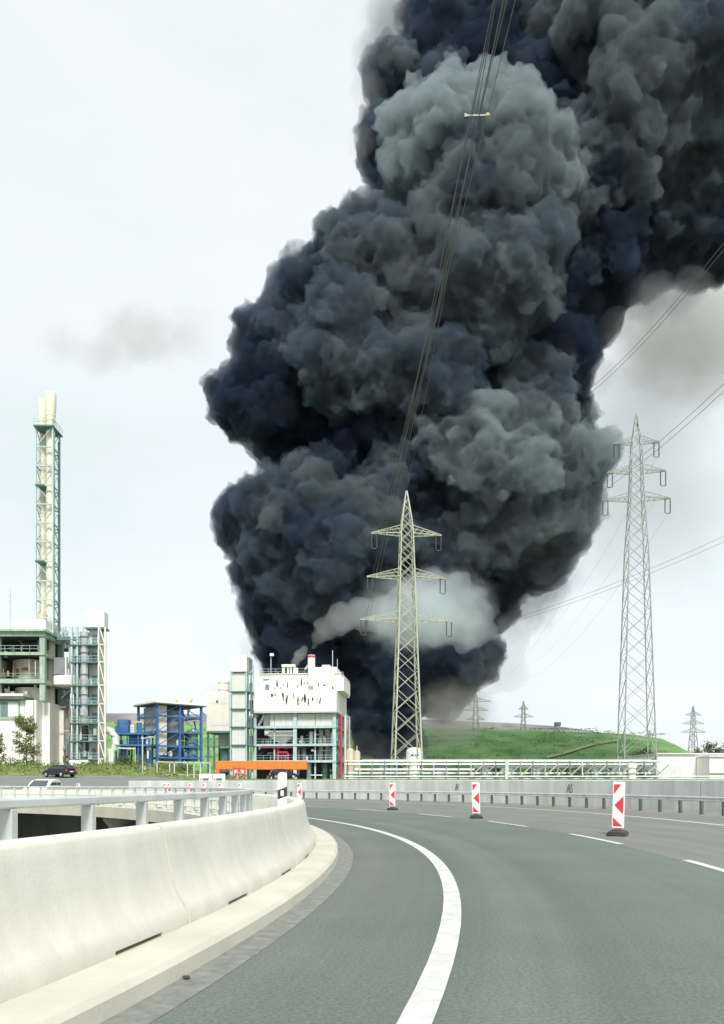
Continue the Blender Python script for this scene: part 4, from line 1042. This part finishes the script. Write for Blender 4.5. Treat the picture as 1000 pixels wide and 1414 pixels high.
def leaves(rng, pts, n, spread, size):
    vs = []; fs = []
    P = pts[rng.integers(0, len(pts), n)] + rng.normal(0, 1, (n,3))*spread
    A = rng.normal(size=(n,3)); A /= np.linalg.norm(A, axis=1, keepdims=True); Bv = np.cross(A, rng.normal(size=(n,3))); Bv /= np.linalg.norm(Bv, axis=1, keepdims=True)
    S = size*rng.uniform(.6,1.4,(n,1)); 
    Q = np.stack([P-A*S, P-Bv*S*.5, P+A*S, P+Bv*S*.5], 1).reshape(-1,3)
    k = np.arange(n)*4
    return Q.tolist(), np.stack([k,k+1,k+2,k+3],1).tolist()
def tree(name, label, px, d, pyb, pyt, wpx, nl, leafs, spread=.22, size=.13, seed=1, cat='tree', m=None, group=None, trunk=True, shape=1.0):
    rng = np.random.default_rng(seed); rr = random.Random(seed); s = d/F; H_ = (pyb-pyt)*s; Wd = wpx*s/2
    root = thing(name, label, cat, W(px, pyb, d), 0, group)
    tips = []; mb = MB()
    lean = rr.uniform(-.04,.04)*H_
    tr = [Vector((lean*(i/6), rr.uniform(-.02,.02)*H_*(i/6), H_*.92*i/6)) for i in range(7)]
    mb.tube(tr, [max(.02, H_*.016*(1-i/6.5)) for i in range(7)], 7)
    for k in range(nl):
        u = rr.uniform(.2,.95) if trunk else rr.uniform(.02,.6); p = tr[0].lerp(tr[-1], u); an = rr.uniform(0, 2*math.pi)
        L_ = Wd*(1.15-.75*u**shape)*rr.uniform(.55,1.1); e = p + Vector((math.cos(an)*L_, math.sin(an)*L_, L_*rr.uniform(.15,.7)))
        mid = p.lerp(e,.5)+Vector((0,0,-.05*L_)); mb.tube([p, mid, e], [H_*.006, H_*.004, .008], 5)
        for q in range(7): tips.append(tuple(p.lerp(e, rr.uniform(.35,1.05)) + Vector((rr.gauss(0,.08*L_), rr.gauss(0,.08*L_), rr.gauss(0,.06*L_)))))
    stuff(mb.build('trunk', M_BARK, root))
    v, f = leaves(rng, np.array(tips), leafs, spread, size)
    stuff(MB().add(v, f).build('crown', m or M_LEAF, root))
    return root
tree('young_tree', 'slim young light green tree in front of the white hall', 37, 138, 1066, 984, 50, 46, 4200, .26, .15, 4)
tree('young_tree', 'thin young tree cut by the left edge', -4, 136, 1066, 1005, 36, 30, 2200, .24, .15, 9)
for i, (px, w_, t_, m_, lab) in enumerate(((14,34,1043,M_LEAFD,'dark green bush at the left below the hall window'),(46,26,1040,M_LEAF,'light green bush right of the young tree'),(70,20,1050,M_LEAF,'low bush in front of the annex corner'),
        (170,34,1036,M_LEAFD,'dark shrub under the thin pipe left of the blue plant'),(188,26,1042,M_LEAF,'light shrub beside the blue platform'),(228,40,1052,M_LEAF,'low green bush below the blue plant'),(255,30,1056,M_LEAF,'low green bush behind the fence, right one'),
        (120,30,1054,M_LEAFD,'low scrub at the foot of the lift tower'),(143,18,1048,M_LEAF,'small shrub by the elbow duct'))):
    tree('bush', lab, px, 134+(i%3)*4, 1068, t_, w_, 22, 900, .28, .15, 20+i, 'bush', m_, 'bushes along the verge', trunk=False)
for i, (px, d, w_, t_, m_, lab) in enumerate(((985,210,34,1024,M_LEAFD,'dark green tree behind the warehouse at right'),(1010,215,40,1020,M_LEAFD,'tree cut by the right edge behind the warehouse'),(965,260,22,1034,M_LEAF,'small tree left of the trees behind the warehouse'),
        (888,250,34,1032,M_LEAFD,'dark bush at the right foot of the green hill'),(905,255,26,1038,M_LEAFD,'dark bush right of the foot of the tall pylon'),(795,128,40,1060,M_LEAF,'yellow-green bush behind the pipe bridge'),(770,129,24,1062,M_LEAF,'light bush left of the yellow-green bush behind the pipe bridge'),
        (925,300,26,1036,M_LEAFD,'dark bush at the left end of the warehouse roof'),(690,310,22,1045,M_LEAFD,'dark bush at the foot of the green hill'),(560,300,26,1046,M_LEAFD,'dark bush at the hill foot behind the silo'))):
    tree('bush' if d < 205 or t_ > 1030 else 'broad_tree', lab, px, d, 1072 if d > 130 else 1078, t_, w_, 26, 1300, .3*d/134, .17*d/134, 50+i, 'bush' if d < 205 or t_ > 1030 else 'tree', m_, 'greenery behind the wall', trunk=(d > 205 and t_ < 1035), shape=2.5)
for i, (px, w_, t_) in enumerate(((505,30,1062),(545,34,1063),(620,44,1062),(655,30,1061),(705,46,1062),(745,36,1064),(835,44,1062),(885,36,1060))):
    tree('bush', 'dark low shrub behind the pipe bridge, %s from the left' % ('first second third fourth fifth sixth seventh eighth'.split()[i]), px, 136, 1080, t_, w_, 22, 900, .3, .17, 90+i, 'bush', M_LEAFD, 'dark shrubs behind the pipe bridge', trunk=False)
# scrub dotted over the hill, and tall grass on the verge
rng = np.random.default_rng(5); pts = []
for k in range(300):
    px, py = rng.uniform(100, 915), rng.uniform(1006, 1050); p = on_hill(px, py)
    if p.y > 300: pts.append(tuple(p))
v, f = leaves(rng, np.array(pts), 9000, np.array([2.6, 2.6, .15]), .42)
stuff(tag(MB().add(v, f).build('hill_scrub', leaf_mat('hill_scrub_leaf', (0.06,0.14,0.04), (0.15,0.27,0.08))), 'low scrub dotted over the green hill', 'scrub'))
pts = np.array([(x, y, terr(x, y)+.15) for x, y in zip(rng.uniform(-110, -18, 1500), rng.uniform(100.5, 136, 1500))])
v, f = leaves(rng, pts, 14000, .35, .17)
stuff(tag(MB().add(v, f).build('verge_grass', M_LEAF), 'long rough grass on the verge below the plants', 'grass'))
# pebble in the gutter
rb_ = random.Random(3); bm = bmesh.new(); bmesh.ops.create_icosphere(bm, subdivisions=2, radius=.016)
for v_ in bm.verts: v_.co = Vector((v_.co.x*1.5, v_.co.y, v_.co.z*.6))*(1+.35*mnoise.noise(v_.co*60))
me = bpy.data.meshes.new('pebble'); bm.to_mesh(me); bm.free(); me.materials.append(M_RUB)
o = bpy.data.objects.new('pebble', me); COL.objects.link(o); o.location = ((257-500)/F*4.48, 4.48, .016); tag(o, 'small dark clod lying in the gutter by the kerb', 'clod')
# hut on the heap
o = thing('hilltop_hut', 'small dark hut on the ridge of the heap', 'hut', W(770, 1006, 545)); s_ = 545/F
box('wall', M_GREYP, o, -3*s_, 3*s_, -2, 2, -1.5, 4*s_); box('roof', M_ROOF, o, -3.6*s_, 3.6*s_, -2.4, 2.4, 4*s_+.01, 8.5*s_); box('window', M_GLASS, o, -1.8*s_, 1.8*s_, -2.06, -2.01, 1.2*s_, 3*s_)

# ------------------------------------------------------------------ cars
M_CBLK = mat('car_dark_blue', (0.012, 0.016, 0.03), 0.25, var=0.1, scale=1); M_CWHT = mat('car_white', (0.75, 0.75, 0.74), 0.25, var=0.03, scale=1)
M_CGLS = mat('car_glass', (0.05, 0.07, 0.08), 0.08, var=0.1, scale=1); M_TYRE = mat('tyre', (0.02, 0.02, 0.02), 0.8, var=0.2, scale=6); M_LRED = mat('tail_light', (0.55, 0.02, 0.06), 0.3, var=0.1, scale=4)
def car(name, label, loc, rz, paint, cat='car'):
    o = thing(name, label, cat, loc, rz)
    # side profile (x forward, z): lower body and cabin lofted across the width
    prof = [(-2.1,.32),(-2.15,.55),(-2.1,.86),(-1.2,.93),(-.2,.95),(.75,.94),(1.6,.84),(2.05,.66),(2.12,.45),(2.05,.28)]
    def loft(pr, ys, sc):
        vs = []; fs = []; n = len(pr)
        for y, k in zip(ys, sc): vs += [(x*k[0], y, z*k[1]+k[2]) for x, z in pr]
        for i in range(len(ys)-1):
            for j in range(n): fs.append((i*n+j, i*n+(j+1)%n, (i+1)*n+(j+1)%n, (i+1)*n+j))
        fs += [tuple(range(n-1,-1,-1)), tuple((len(ys)-1)*n+j for j in range(n))]
        return MB().add(vs, fs)
    b = loft(prof, (-.88,-.82,.82,.88), ((.97,.94,.03),(1,1,0),(1,1,0),(.97,.94,.03))).build('body', paint, o)
    cab = [(-2.0,.9),(-1.75,1.30),(-1.45,1.46),(-.4,1.50),(.35,1.42),(1.25,.92)]
    loft(cab, (-.80,-.62,.62,.80), ((.97,.94,.02),(1,1,0),(1,1,0),(.97,.94,.02))).build('roof', paint, b)
    for s_ in (-1, 1):
        y = s_*.83
        for q in ([(-1.62,1.0),(-1.5,1.36),(-.72,1.40),(-.72,1.0)],[(-.64,1.0),(-.64,1.40),(.1,1.36),(.86,1.0)]):
            vs = [(x, s_*(.80 - (z-1.0)*.05)+s_*.012, z) for x, z in q]; vs2 = [(x, yy-s_*.02, z) for x, yy, z in vs]
            MB().add(vs+vs2, [(0,1,2,3),(7,6,5,4),(0,4,5,1),(1,5,6,2),(2,6,7,3),(3,7,4,0)]).build('window', M_CGLS, b)
    for nm, xa, za, xb, zb in (('windscreen',1.23,.98,.45,1.40),('rear_window',-2.0,1.0,-1.80,1.34)):
        dx = .03 if xa > 0 else -.03
        vs = [(xa+dx,-.66,za),(xa+dx,.66,za),(xb+dx,.56,zb),(xb+dx,-.56,zb)]; vs2 = [(x-dx*.7,y,z-.005) for x,y,z in vs]
        MB().add(vs+vs2, [(0,1,2,3),(7,6,5,4),(0,4,5,1),(1,5,6,2),(2,6,7,3),(3,7,4,0)]).build(nm, M_CGLS, b)
    for x in (-1.35, 1.35):
        for s_ in (-1, 1):
            w_ = MB(); n = 18; vs = []
            for y in (s_*.70, s_*.90):
                for k in range(n): t_ = 2*math.pi*k/n; vs.append((x+.32*math.cos(t_), y, .32+.32*math.sin(t_)))
            w_.add(vs, [(k,(k+1)%n,n+(k+1)%n,n+k) for k in range(n)]+[tuple(range(n)),tuple(range(n,2*n))]); wh = w_.build('wheel', M_TYRE, o)
            vs = [(x+.2*math.cos(2*math.pi*k/10), s_*.905, .32+.2*math.sin(2*math.pi*k/10)) for k in range(10)]+[(x, s_*.915, .32)]
            MB().add(vs, [(k,(k+1)%10,10) for k in range(10)]).build('rim', M_SILV, wh)
    for s_ in (-1, 1):
        box('tail_light', M_LRED, o, -2.17,-2.08, s_*.72-.13, s_*.72+.13, .66,.95, .02); box('headlight', M_PWHITE, o, 1.98,2.09, s_*.62-.16, s_*.62+.16, .58,.72, .02)
    box('number_plate', M_WHITE, o, -2.19,-2.16,-.26,.26,.60,.72); box('bumper', M_TYRE, o, -2.2,-2.1,-.8,.8,.33,.48,.02)
    return o
z_ = lambda x, y: terr(x, y)+.05
x = (82-500)/F*97; car('dark_car', 'dark blue hatchback driving along the side road at left', (x, 97, z_(x,97)), R(150), M_CBLK)
car('white_car', 'white car on the ramp half hidden behind the railing', ((60-500)/F*62, 62, .004), R(-88), M_CWHT)
x = (392-500)/F*122; car('parked_car', 'dark car parked under the orange beam behind the wall', (x, 122, z_(x,122)), R(15), M_CBLK)
# ------------------------------------------------------------------ the smoke
SMD = 235.0                          # distance of the burning plant's plume
def smoke_balls(prim, poly, d0, seed, n2=26, n3=12, n4=0, jit=0.044, frac2=(0.28, 0.52), frac3=(0.28, 0.50), front=0.72):
    """billows on billows: primary balls (x, y, r, depth, tone), smaller balls budding from them, and balls budding from those.
    Returns centres (m), radii (m) and tones; buds stay inside the outline."""
    rng = np.random.default_rng(seed)
    s = d0 / F
    A = np.array(poly, float); B = np.roll(A, -1, axis=0)
    def sdist(q):
        ab = B - A
        t = np.clip(((q[:, None, :] - A) * ab).sum(2) / (ab ** 2).sum(1), 0, 1)
        dist = np.sqrt((((A + t[..., None] * ab) - q[:, None, :]) ** 2).sum(2)).min(1)
        x, y = q[:, 0:1], q[:, 1:2]
        c = ((A[:, 1] > y) != (B[:, 1] > y)) & (x < (B[:, 0] - A[:, 0]) * (y - A[:, 1]) / (B[:, 1] - A[:, 1] + 1e-12) + A[:, 0])
        return np.where(c.sum(1) % 2 == 1, dist, -dist)
    cur = np.array([(p[0], p[3], -p[1], p[2], p[4]) for p in prim], float)
    allp = [cur]
    for (n, fr, tol, dist) in ((n2, frac2, 0.86, 0.80), (n3, frac3, 0.62, 0.86)) + (((n4, (0.30, 0.55), 0.4, 0.86),) if n4 else ()):
        d = rng.normal(size=(len(cur), n, 3)); d /= np.linalg.norm(d, axis=2, keepdims=True)
        d[..., 1] = np.where(rng.random(d.shape[:2]) < front, -np.abs(d[..., 1]), d[..., 1])
        r = cur[:, None, 3] * rng.uniform(fr[0], fr[1], (len(cur), n))
        c = cur[:, None, :3] + d * cur[:, None, 3:4] * dist
        tn = cur[:, None, 4] + rng.normal(0, jit, (len(cur), n)); jit *= 0.55
        q = np.concatenate([c, r[..., None], tn[..., None]], 2).reshape(-1, 5)
        q = q[sdist(np.stack([q[:, 0], -q[:, 2]], 1)) > q[:, 3] * tol]
        allp.append(q); cur = q
    Q = np.concatenate(allp)
    pts = np.stack([(Q[:, 0] - 500) * s, d0 + Q[:, 1] * s, HCAM + (HORY + Q[:, 2]) * s], 1)
    return pts, Q[:, 3] * s, Q[:, 4]

def fuse(name, pts, rad, voxel, disp=((3.0, 6.0), (1.15, 2.0)), relax=2, clean=0, warp=()):
    """one skin round many balls, roughened by two sizes of noise"""
    me = bpy.data.meshes.new(name + '_points'); me.from_pydata(pts.tolist(), [], [])
    at = me.attributes.new('rad', 'FLOAT', 'POINT'); at.data.foreach_set('value', rad.astype(np.float32))
    src = bpy.data.objects.new(name + '_points', me); COL.objects.link(src)
    ng = bpy.data.node_groups.new(name + '_fuse', 'GeometryNodeTree')
    ng.interface.new_socket('Geometry', in_out='INPUT', socket_type='NodeSocketGeometry')
    ng.interface.new_socket('Geometry', in_out='OUTPUT', socket_type='NodeSocketGeometry')
    gi = ng.nodes.new('NodeGroupInput'); go = ng.nodes.new('NodeGroupOutput')
    m2p = ng.nodes.new('GeometryNodeMeshToPoints')
    na = ng.nodes.new('GeometryNodeInputNamedAttribute'); na.data_type = 'FLOAT'; na.inputs['Name'].default_value = 'rad'
    p2v = ng.nodes.new('GeometryNodePointsToVolume'); p2v.resolution_mode = 'VOXEL_SIZE'; p2v.inputs['Voxel Size'].default_value = voxel
    v2m = ng.nodes.new('GeometryNodeVolumeToMesh'); v2m.inputs['Threshold'].default_value = 0.3
    k = ng.links.new
    k(gi.outputs[0], m2p.inputs['Mesh']); k(na.outputs['Attribute'], m2p.inputs['Radius'])
    k(m2p.outputs[0], p2v.inputs['Points']); k(na.outputs['Attribute'], p2v.inputs['Radius'])
    k(p2v.outputs[0], v2m.inputs['Volume']); k(v2m.outputs[0], go.inputs[0])
    mod = src.modifiers.new('fuse', 'NODES'); mod.node_group = ng
    sm = src.modifiers.new('relax', 'SMOOTH'); sm.factor = 0.5; sm.iterations = relax
    for j, (st, sz) in enumerate(warp):
        tx = bpy.data.textures.new(f'{name}_warp_{j}', 'CLOUDS'); tx.noise_scale = sz; tx.noise_depth = 2; tx.cloud_type = 'COLOR'
        dm = src.modifiers.new('warp', 'DISPLACE'); dm.texture = tx; dm.strength = st; dm.mid_level = 0.5; dm.direction = 'RGB_TO_XYZ'; dm.texture_coords = 'LOCAL'
    for j, (st, sz) in enumerate(disp):
        tx = bpy.data.textures.new(f'{name}_billow_{j}', 'CLOUDS'); tx.noise_scale = sz; tx.noise_depth = 3
        tx.noise_basis = 'VORONOI_F1' if j % 2 else 'BLENDER_ORIGINAL'
        if j == 2: tx.noise_type = 'HARD_NOISE'; tx.noise_depth = 4
        dm = src.modifiers.new('billow', 'DISPLACE'); dm.texture = tx; dm.strength = -st if j % 2 else st; dm.mid_level = 0.45
        dm.texture_coords = 'LOCAL'
    if clean:
        rm = src.modifiers.new('clean', 'REMESH'); rm.mode = 'VOXEL'; rm.voxel_size = clean; rm.use_smooth_shade = True
    dg = bpy.context.evaluated_depsgraph_get(); dg.update()
    out = bpy.data.meshes.new_from_object(src.evaluated_get(dg))
    bpy.data.objects.remove(src, do_unlink=True)
    out.name = name; out.materials.clear()
    out.polygons.foreach_set('use_smooth', [True] * len(out.polygons))
    print('SMOKE', name, len(pts), 'balls', len(out.polygons), 'faces')
    return out

def keep_largest(me):
    bm = bmesh.new(); bm.from_mesh(me)
    bm.verts.ensure_lookup_table()
    seen = bytearray(len(bm.verts)); best = []
    for v in bm.verts:
        if seen[v.index]: continue
        st = [v]; seen[v.index] = 1; comp = []
        while st:
            a = st.pop(); comp.append(a)
            for e in a.link_edges:
                b = e.other_vert(a)
                if not seen[b.index]: seen[b.index] = 1; st.append(b)
        if len(comp) > len(best): best = comp
    ks = set(v.index for v in best)
    bmesh.ops.delete(bm, geom=[v for v in bm.verts if v.index not in ks], context='VERTS')
    bm.to_mesh(me); bm.free()

PLUME = [(560,0),(530,60),(512,100),(496,150),(485,200),(496,250),(505,300),(470,304),(440,316),(432,345),(438,372),(400,382),(372,400),
         (352,436),(318,452),(308,480),(322,510),(284,522),(277,545),(292,580),(310,604),(352,624),(384,640),(386,664),(350,676),(305,680),(284,712),(298,752),
         (326,774),(318,806),(330,850),(350,872),(348,920),(372,955),(460,980),(492,1050),(560,1060),(594,1030),(590,968),(640,958),(690,946),(700,905),(684,872),(710,838),(760,808),
         (800,762),(824,700),(834,640),(822,596),(814,540),(832,484),(862,426),(905,396),(1000,380),(1090,384),(1230,330),(1330,180),(1330,-260),(700,-260),(610,-120)]
# primary balls: x, y, radius, depth (photo pixels at the plume's distance), tone: smoke's own grey plus painted-in shade on recessed balls, light on forward lobes (0 blue-black .. 1 pale grey)
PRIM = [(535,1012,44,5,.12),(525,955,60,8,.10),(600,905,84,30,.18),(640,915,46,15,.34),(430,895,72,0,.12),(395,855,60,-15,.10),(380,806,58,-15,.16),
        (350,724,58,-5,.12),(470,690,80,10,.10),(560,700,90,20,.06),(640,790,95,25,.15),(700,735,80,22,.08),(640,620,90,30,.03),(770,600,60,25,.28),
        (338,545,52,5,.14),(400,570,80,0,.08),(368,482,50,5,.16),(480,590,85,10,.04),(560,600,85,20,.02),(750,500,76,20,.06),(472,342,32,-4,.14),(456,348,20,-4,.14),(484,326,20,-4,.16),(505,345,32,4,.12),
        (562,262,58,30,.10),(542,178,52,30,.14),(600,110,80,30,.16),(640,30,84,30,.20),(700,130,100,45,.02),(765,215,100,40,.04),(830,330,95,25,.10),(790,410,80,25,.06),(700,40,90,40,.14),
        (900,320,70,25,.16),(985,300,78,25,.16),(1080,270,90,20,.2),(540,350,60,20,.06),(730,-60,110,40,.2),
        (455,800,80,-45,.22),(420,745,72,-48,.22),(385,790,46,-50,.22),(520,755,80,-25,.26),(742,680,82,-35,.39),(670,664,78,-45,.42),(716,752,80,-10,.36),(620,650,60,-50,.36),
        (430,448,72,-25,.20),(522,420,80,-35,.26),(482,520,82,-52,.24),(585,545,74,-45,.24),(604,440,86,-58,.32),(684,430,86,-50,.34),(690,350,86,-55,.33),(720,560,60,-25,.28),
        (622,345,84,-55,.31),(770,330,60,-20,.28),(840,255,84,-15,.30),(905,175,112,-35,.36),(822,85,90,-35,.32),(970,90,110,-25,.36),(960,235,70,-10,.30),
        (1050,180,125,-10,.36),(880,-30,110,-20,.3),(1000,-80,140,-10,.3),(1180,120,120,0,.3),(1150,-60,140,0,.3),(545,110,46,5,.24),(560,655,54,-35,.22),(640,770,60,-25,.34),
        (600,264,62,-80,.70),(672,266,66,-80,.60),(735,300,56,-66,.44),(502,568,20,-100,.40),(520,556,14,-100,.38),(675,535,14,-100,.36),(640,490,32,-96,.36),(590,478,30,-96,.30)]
TONES = ((0.08, (0.045, 0.066, 0.112)), (0.17, (0.078, 0.112, 0.170)), (0.27, (0.140, 0.184, 0.240)), (0.42, (0.225, 0.272, 0.300)), (9, (0.40, 0.47, 0.505)))  # albedo bands; the dark ones also carry the shade of recessed smoke
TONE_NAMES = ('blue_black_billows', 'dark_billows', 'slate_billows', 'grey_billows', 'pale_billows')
STEAM = [(664,850,20,6,1),(672,872,16,0,1),(640,884,18,0,1),(435,893,6,0,1),(440,880,10,0,1),(452,866,16,0,1),(472,854,22,0,1),(500,848,24,6,1),(530,850,26,0,1),(556,838,30,10,1),(590,836,34,-8,1),(618,850,32,4,1),(640,862,28,0,1),(570,808,20,12,1),(600,804,22,0,1),(632,808,22,8,1),(652,826,18,0,1),(655,870,22,10,1),(600,876,20,0,1)]
STEAM_LINE = [(430,890),(434,858),(452,836),(490,822),(530,822),(560,790),(600,782),(650,792),(684,826),(690,888),(640,908),(600,896),(560,888),(530,876),(490,872),(452,888),(436,896)]

def volume_material(name, col, density, aniso=0.1):
    m, t, b = _new(name)
    t.nodes.remove(b)
    v = t.nodes.new('ShaderNodeVolumePrincipled')
    v.inputs['Color'].default_value = (*col, 1); v.inputs['Density'].default_value = density; v.inputs['Anisotropy'].default_value = aniso
    t.links.new(v.outputs[0], t.nodes['Material Output'].inputs['Volume'])
    return m

def build_smoke():
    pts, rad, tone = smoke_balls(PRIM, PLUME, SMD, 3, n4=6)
    k = rad > 4.2
    core = fuse('smoke_plume', pts[k], rad[k] - 3.0, 1.4, disp=())
    keep_largest(core)
    m, t, b = _new('smoke_core'); b.inputs['Base Color'].default_value = (0.05, 0.055, 0.065, 1); b.inputs['Roughness'].default_value = 1
    b.inputs['Specular IOR Level'].default_value = 0
    core.materials.append(m)
    o = bpy.data.objects.new('smoke_plume', core); COL.objects.link(o)
    tag(o, 'huge black billowing smoke plume rising behind the white plant and drifting right', 'smoke')
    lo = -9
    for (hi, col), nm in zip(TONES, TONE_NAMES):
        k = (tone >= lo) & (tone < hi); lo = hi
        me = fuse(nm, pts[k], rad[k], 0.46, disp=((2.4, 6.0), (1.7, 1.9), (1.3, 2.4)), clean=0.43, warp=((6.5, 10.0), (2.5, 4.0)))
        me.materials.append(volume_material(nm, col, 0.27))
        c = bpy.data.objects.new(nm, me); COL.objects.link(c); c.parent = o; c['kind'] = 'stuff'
    # thin torn edges of the plume
    vp = [(530,60,34,10,0),(512,120,26,10,0),(545,10,36,10,0),(500,190,20,10,0),(905,402,22,0,0),(955,396,24,0,0),(850,450,22,0,0),(828,520,24,0,0),(700,880,34,0,0),(690,925,34,0,0),(640,950,30,0,0),(598,985,30,0,0),
          (590,1020,26,0,0),(500,1035,26,0,0),(520,1040,30,0,0),(560,1045,30,0,0),(760,800,26,0,0),(345,900,18,0,0),(300,560,16,0,0),(310,720,16,0,0),(830,640,18,0,0),(460,320,20,0,0)]
    big = [(p[0]+q[0], p[1]+q[1]) for p, q in zip(PLUME, [(0,0)]*len(PLUME))]
    allow = [(200,-300),(1400,-300),(1400,1100),(200,1100)]
    p2, r2, _ = smoke_balls(vp, allow, SMD-6, 12, n2=16, n3=8, front=0.5)
    me = fuse('torn_edges', p2, r2, 0.9, disp=((3.0, 6.0),)); me.materials.append(volume_material('torn_edges', (0.5, 0.52, 0.53), 0.022))
    c = bpy.data.objects.new('torn_edges', me); COL.objects.link(c); c.parent = o; c['kind'] = 'stuff'
    return o
build_smoke()
def cloud(name, label, prim, line, d0, seed, voxel, col, den, n2=18, n3=9, disp=((2.0, 4.0), (0.7, 1.4)), sq=1.0):
    p, r, _ = smoke_balls(prim, line, d0, seed, n2=n2, n3=n3, front=0.5)
    me = fuse(name, p, r, voxel, disp=disp, clean=voxel); me.materials.append(volume_material(name, col, den, 0.3))
    c = bpy.data.objects.new(name, me); COL.objects.link(c); tag(c, label, 'smoke', None, 'stuff')
    return c
cloud('steam_cloud', 'pale grey steam drifting right from the red-ringed chimney in front of the black smoke', STEAM, STEAM_LINE, 192, 4, 0.5, (0.92, 0.985, 1.0), 0.055, 22, 12, ((2.4, 3.2), (1.0, 1.3)))
wide = [(-200,-300),(1400,-300),(1400,1100),(-200,1100)]
cloud('steam_puff', 'small pale steam puff over the roof vents', [(408,914,7,0,1),(414,905,9,0,1),(420,896,6,0,1)], wide, 186, 8, 0.3, (0.85, 0.87, 0.88), 0.12, 10, 5, ((.6, 1.5),))
def thin_cloud(name, label, px, py, d, rx, ry, depth, col, den, scale, seed, cut=0.42, rot=0.0):
    """soft ragged veil: noise density fading out towards the rim of an ellipsoid"""
    mb = MB(); bm = bmesh.new(); bmesh.ops.create_icosphere(bm, subdivisions=3, radius=1.0)
    me = bpy.data.meshes.new(name); bm.to_mesh(me); bm.free()
    m, t, b = _new(name); t.nodes.remove(b); N = t.nodes.new; K = t.links.new
    v = N('ShaderNodeVolumePrincipled'); v.inputs['Color'].default_value = (*col, 1); v.inputs['Anisotropy'].default_value = 0.3
    tc = N('ShaderNodeTexCoord'); ln = N('ShaderNodeVectorMath'); ln.operation = 'LENGTH'; K(tc.outputs['Object'], ln.inputs[0])
    mp = N('ShaderNodeMapping'); mp.inputs['Location'].default_value = (seed, seed*2.3, -seed); mp.inputs['Scale'].default_value = (scale*(rx/ry)**.7, scale*.7, scale)
    K(tc.outputs['Object'], mp.inputs['Vector'])
    no = N('ShaderNodeTexNoise'); no.inputs['Scale'].default_value = 1.0; no.inputs['Detail'].default_value = 5; no.inputs['Roughness'].default_value = 0.58; no.inputs['Distortion'].default_value = 0.4
    K(mp.outputs[0], no.inputs['Vector'])
    def math_(op, a_, b_=None, clamp=False):
        q = N('ShaderNodeMath'); q.operation = op; q.use_clamp = clamp
        for i, x in enumerate((a_, b_)):
            if x is None: continue
            if isinstance(x, (int, float)): q.inputs[i].default_value = x
            else: K(x, q.inputs[i])
        return q.outputs[0]
    fall = math_('SUBTRACT', 1.0, math_('POWER', ln.outputs['Value'], 2.2), True)
    k = math_('MULTIPLY', math_('SUBTRACT', math_('ADD', no.outputs['Fac'], math_('MULTIPLY', fall, 0.30)), cut + 0.16), 4.0, True)
    K(math_('MULTIPLY', math_('MULTIPLY', k, fall), den), v.inputs['Density'])
    K(v.outputs[0], t.nodes['Material Output'].inputs['Volume'])
    me.materials.append(m)
    o = bpy.data.objects.new(name, me); COL.objects.link(o); o.location = W(px, py, d); o.scale = (rx*d/F, depth, ry*d/F); o.rotation_euler = (0, R(rot), 0)
    tag(o, label, 'smoke', None, 'stuff')
    return o
thin_cloud('drifting_smoke', 'thin beige-grey smoke drifting below the plume at the right edge', 965, 462, 330, 180, 135, 26, (0.72, 0.73, 0.70), 0.075, 1.7, 3.7, 0.38)
thin_cloud('grey_haze', 'faint grey haze trailing down between the plume and the tall right pylon', 880, 640, 330, 170, 230, 22, (0.70, 0.72, 0.71), 0.026, 1.6, 8.1, 0.36)
thin_cloud('thin_smoke_wisp', 'faint beige smoke wisp in the sky above the twin chimney', 185, 470, 260, 180, 66, 10, (0.68, 0.66, 0.61), 0.075, 1.4, 2.6, 0.45, -4)
thin_cloud('ground_smoke', 'pale smoke curling over the green hill at the foot of the plume', 630, 985, 222, 70, 56, 8, (0.62, 0.62, 0.58), 0.13, 1.7, 5.2, 0.34)
for k, (px, py, rx, ry, rot, lab) in enumerate(((545,40,60,130,14,'ragged grey fringe at the upper left edge of the plume'),(742,826,90,50,-40,'ragged grey fringe on the lower right underside of the plume'),(885,408,120,46,14,'ragged grey fringe under the overhanging plume at right'))):
    thin_cloud('plume_fringe', lab, px, py, 234, rx, ry, 9, (0.40, 0.44, 0.48), 0.10, 1.8, 6.6 + k*1.7, 0.38, rot)
thin_cloud('steam_haze', 'soft bluish-white steam haze round the pale steam cloud', 588, 846, 188, 122, 74, 10, (0.90, 0.98, 1.0), 0.13, 1.9, 2.4, 0.40)
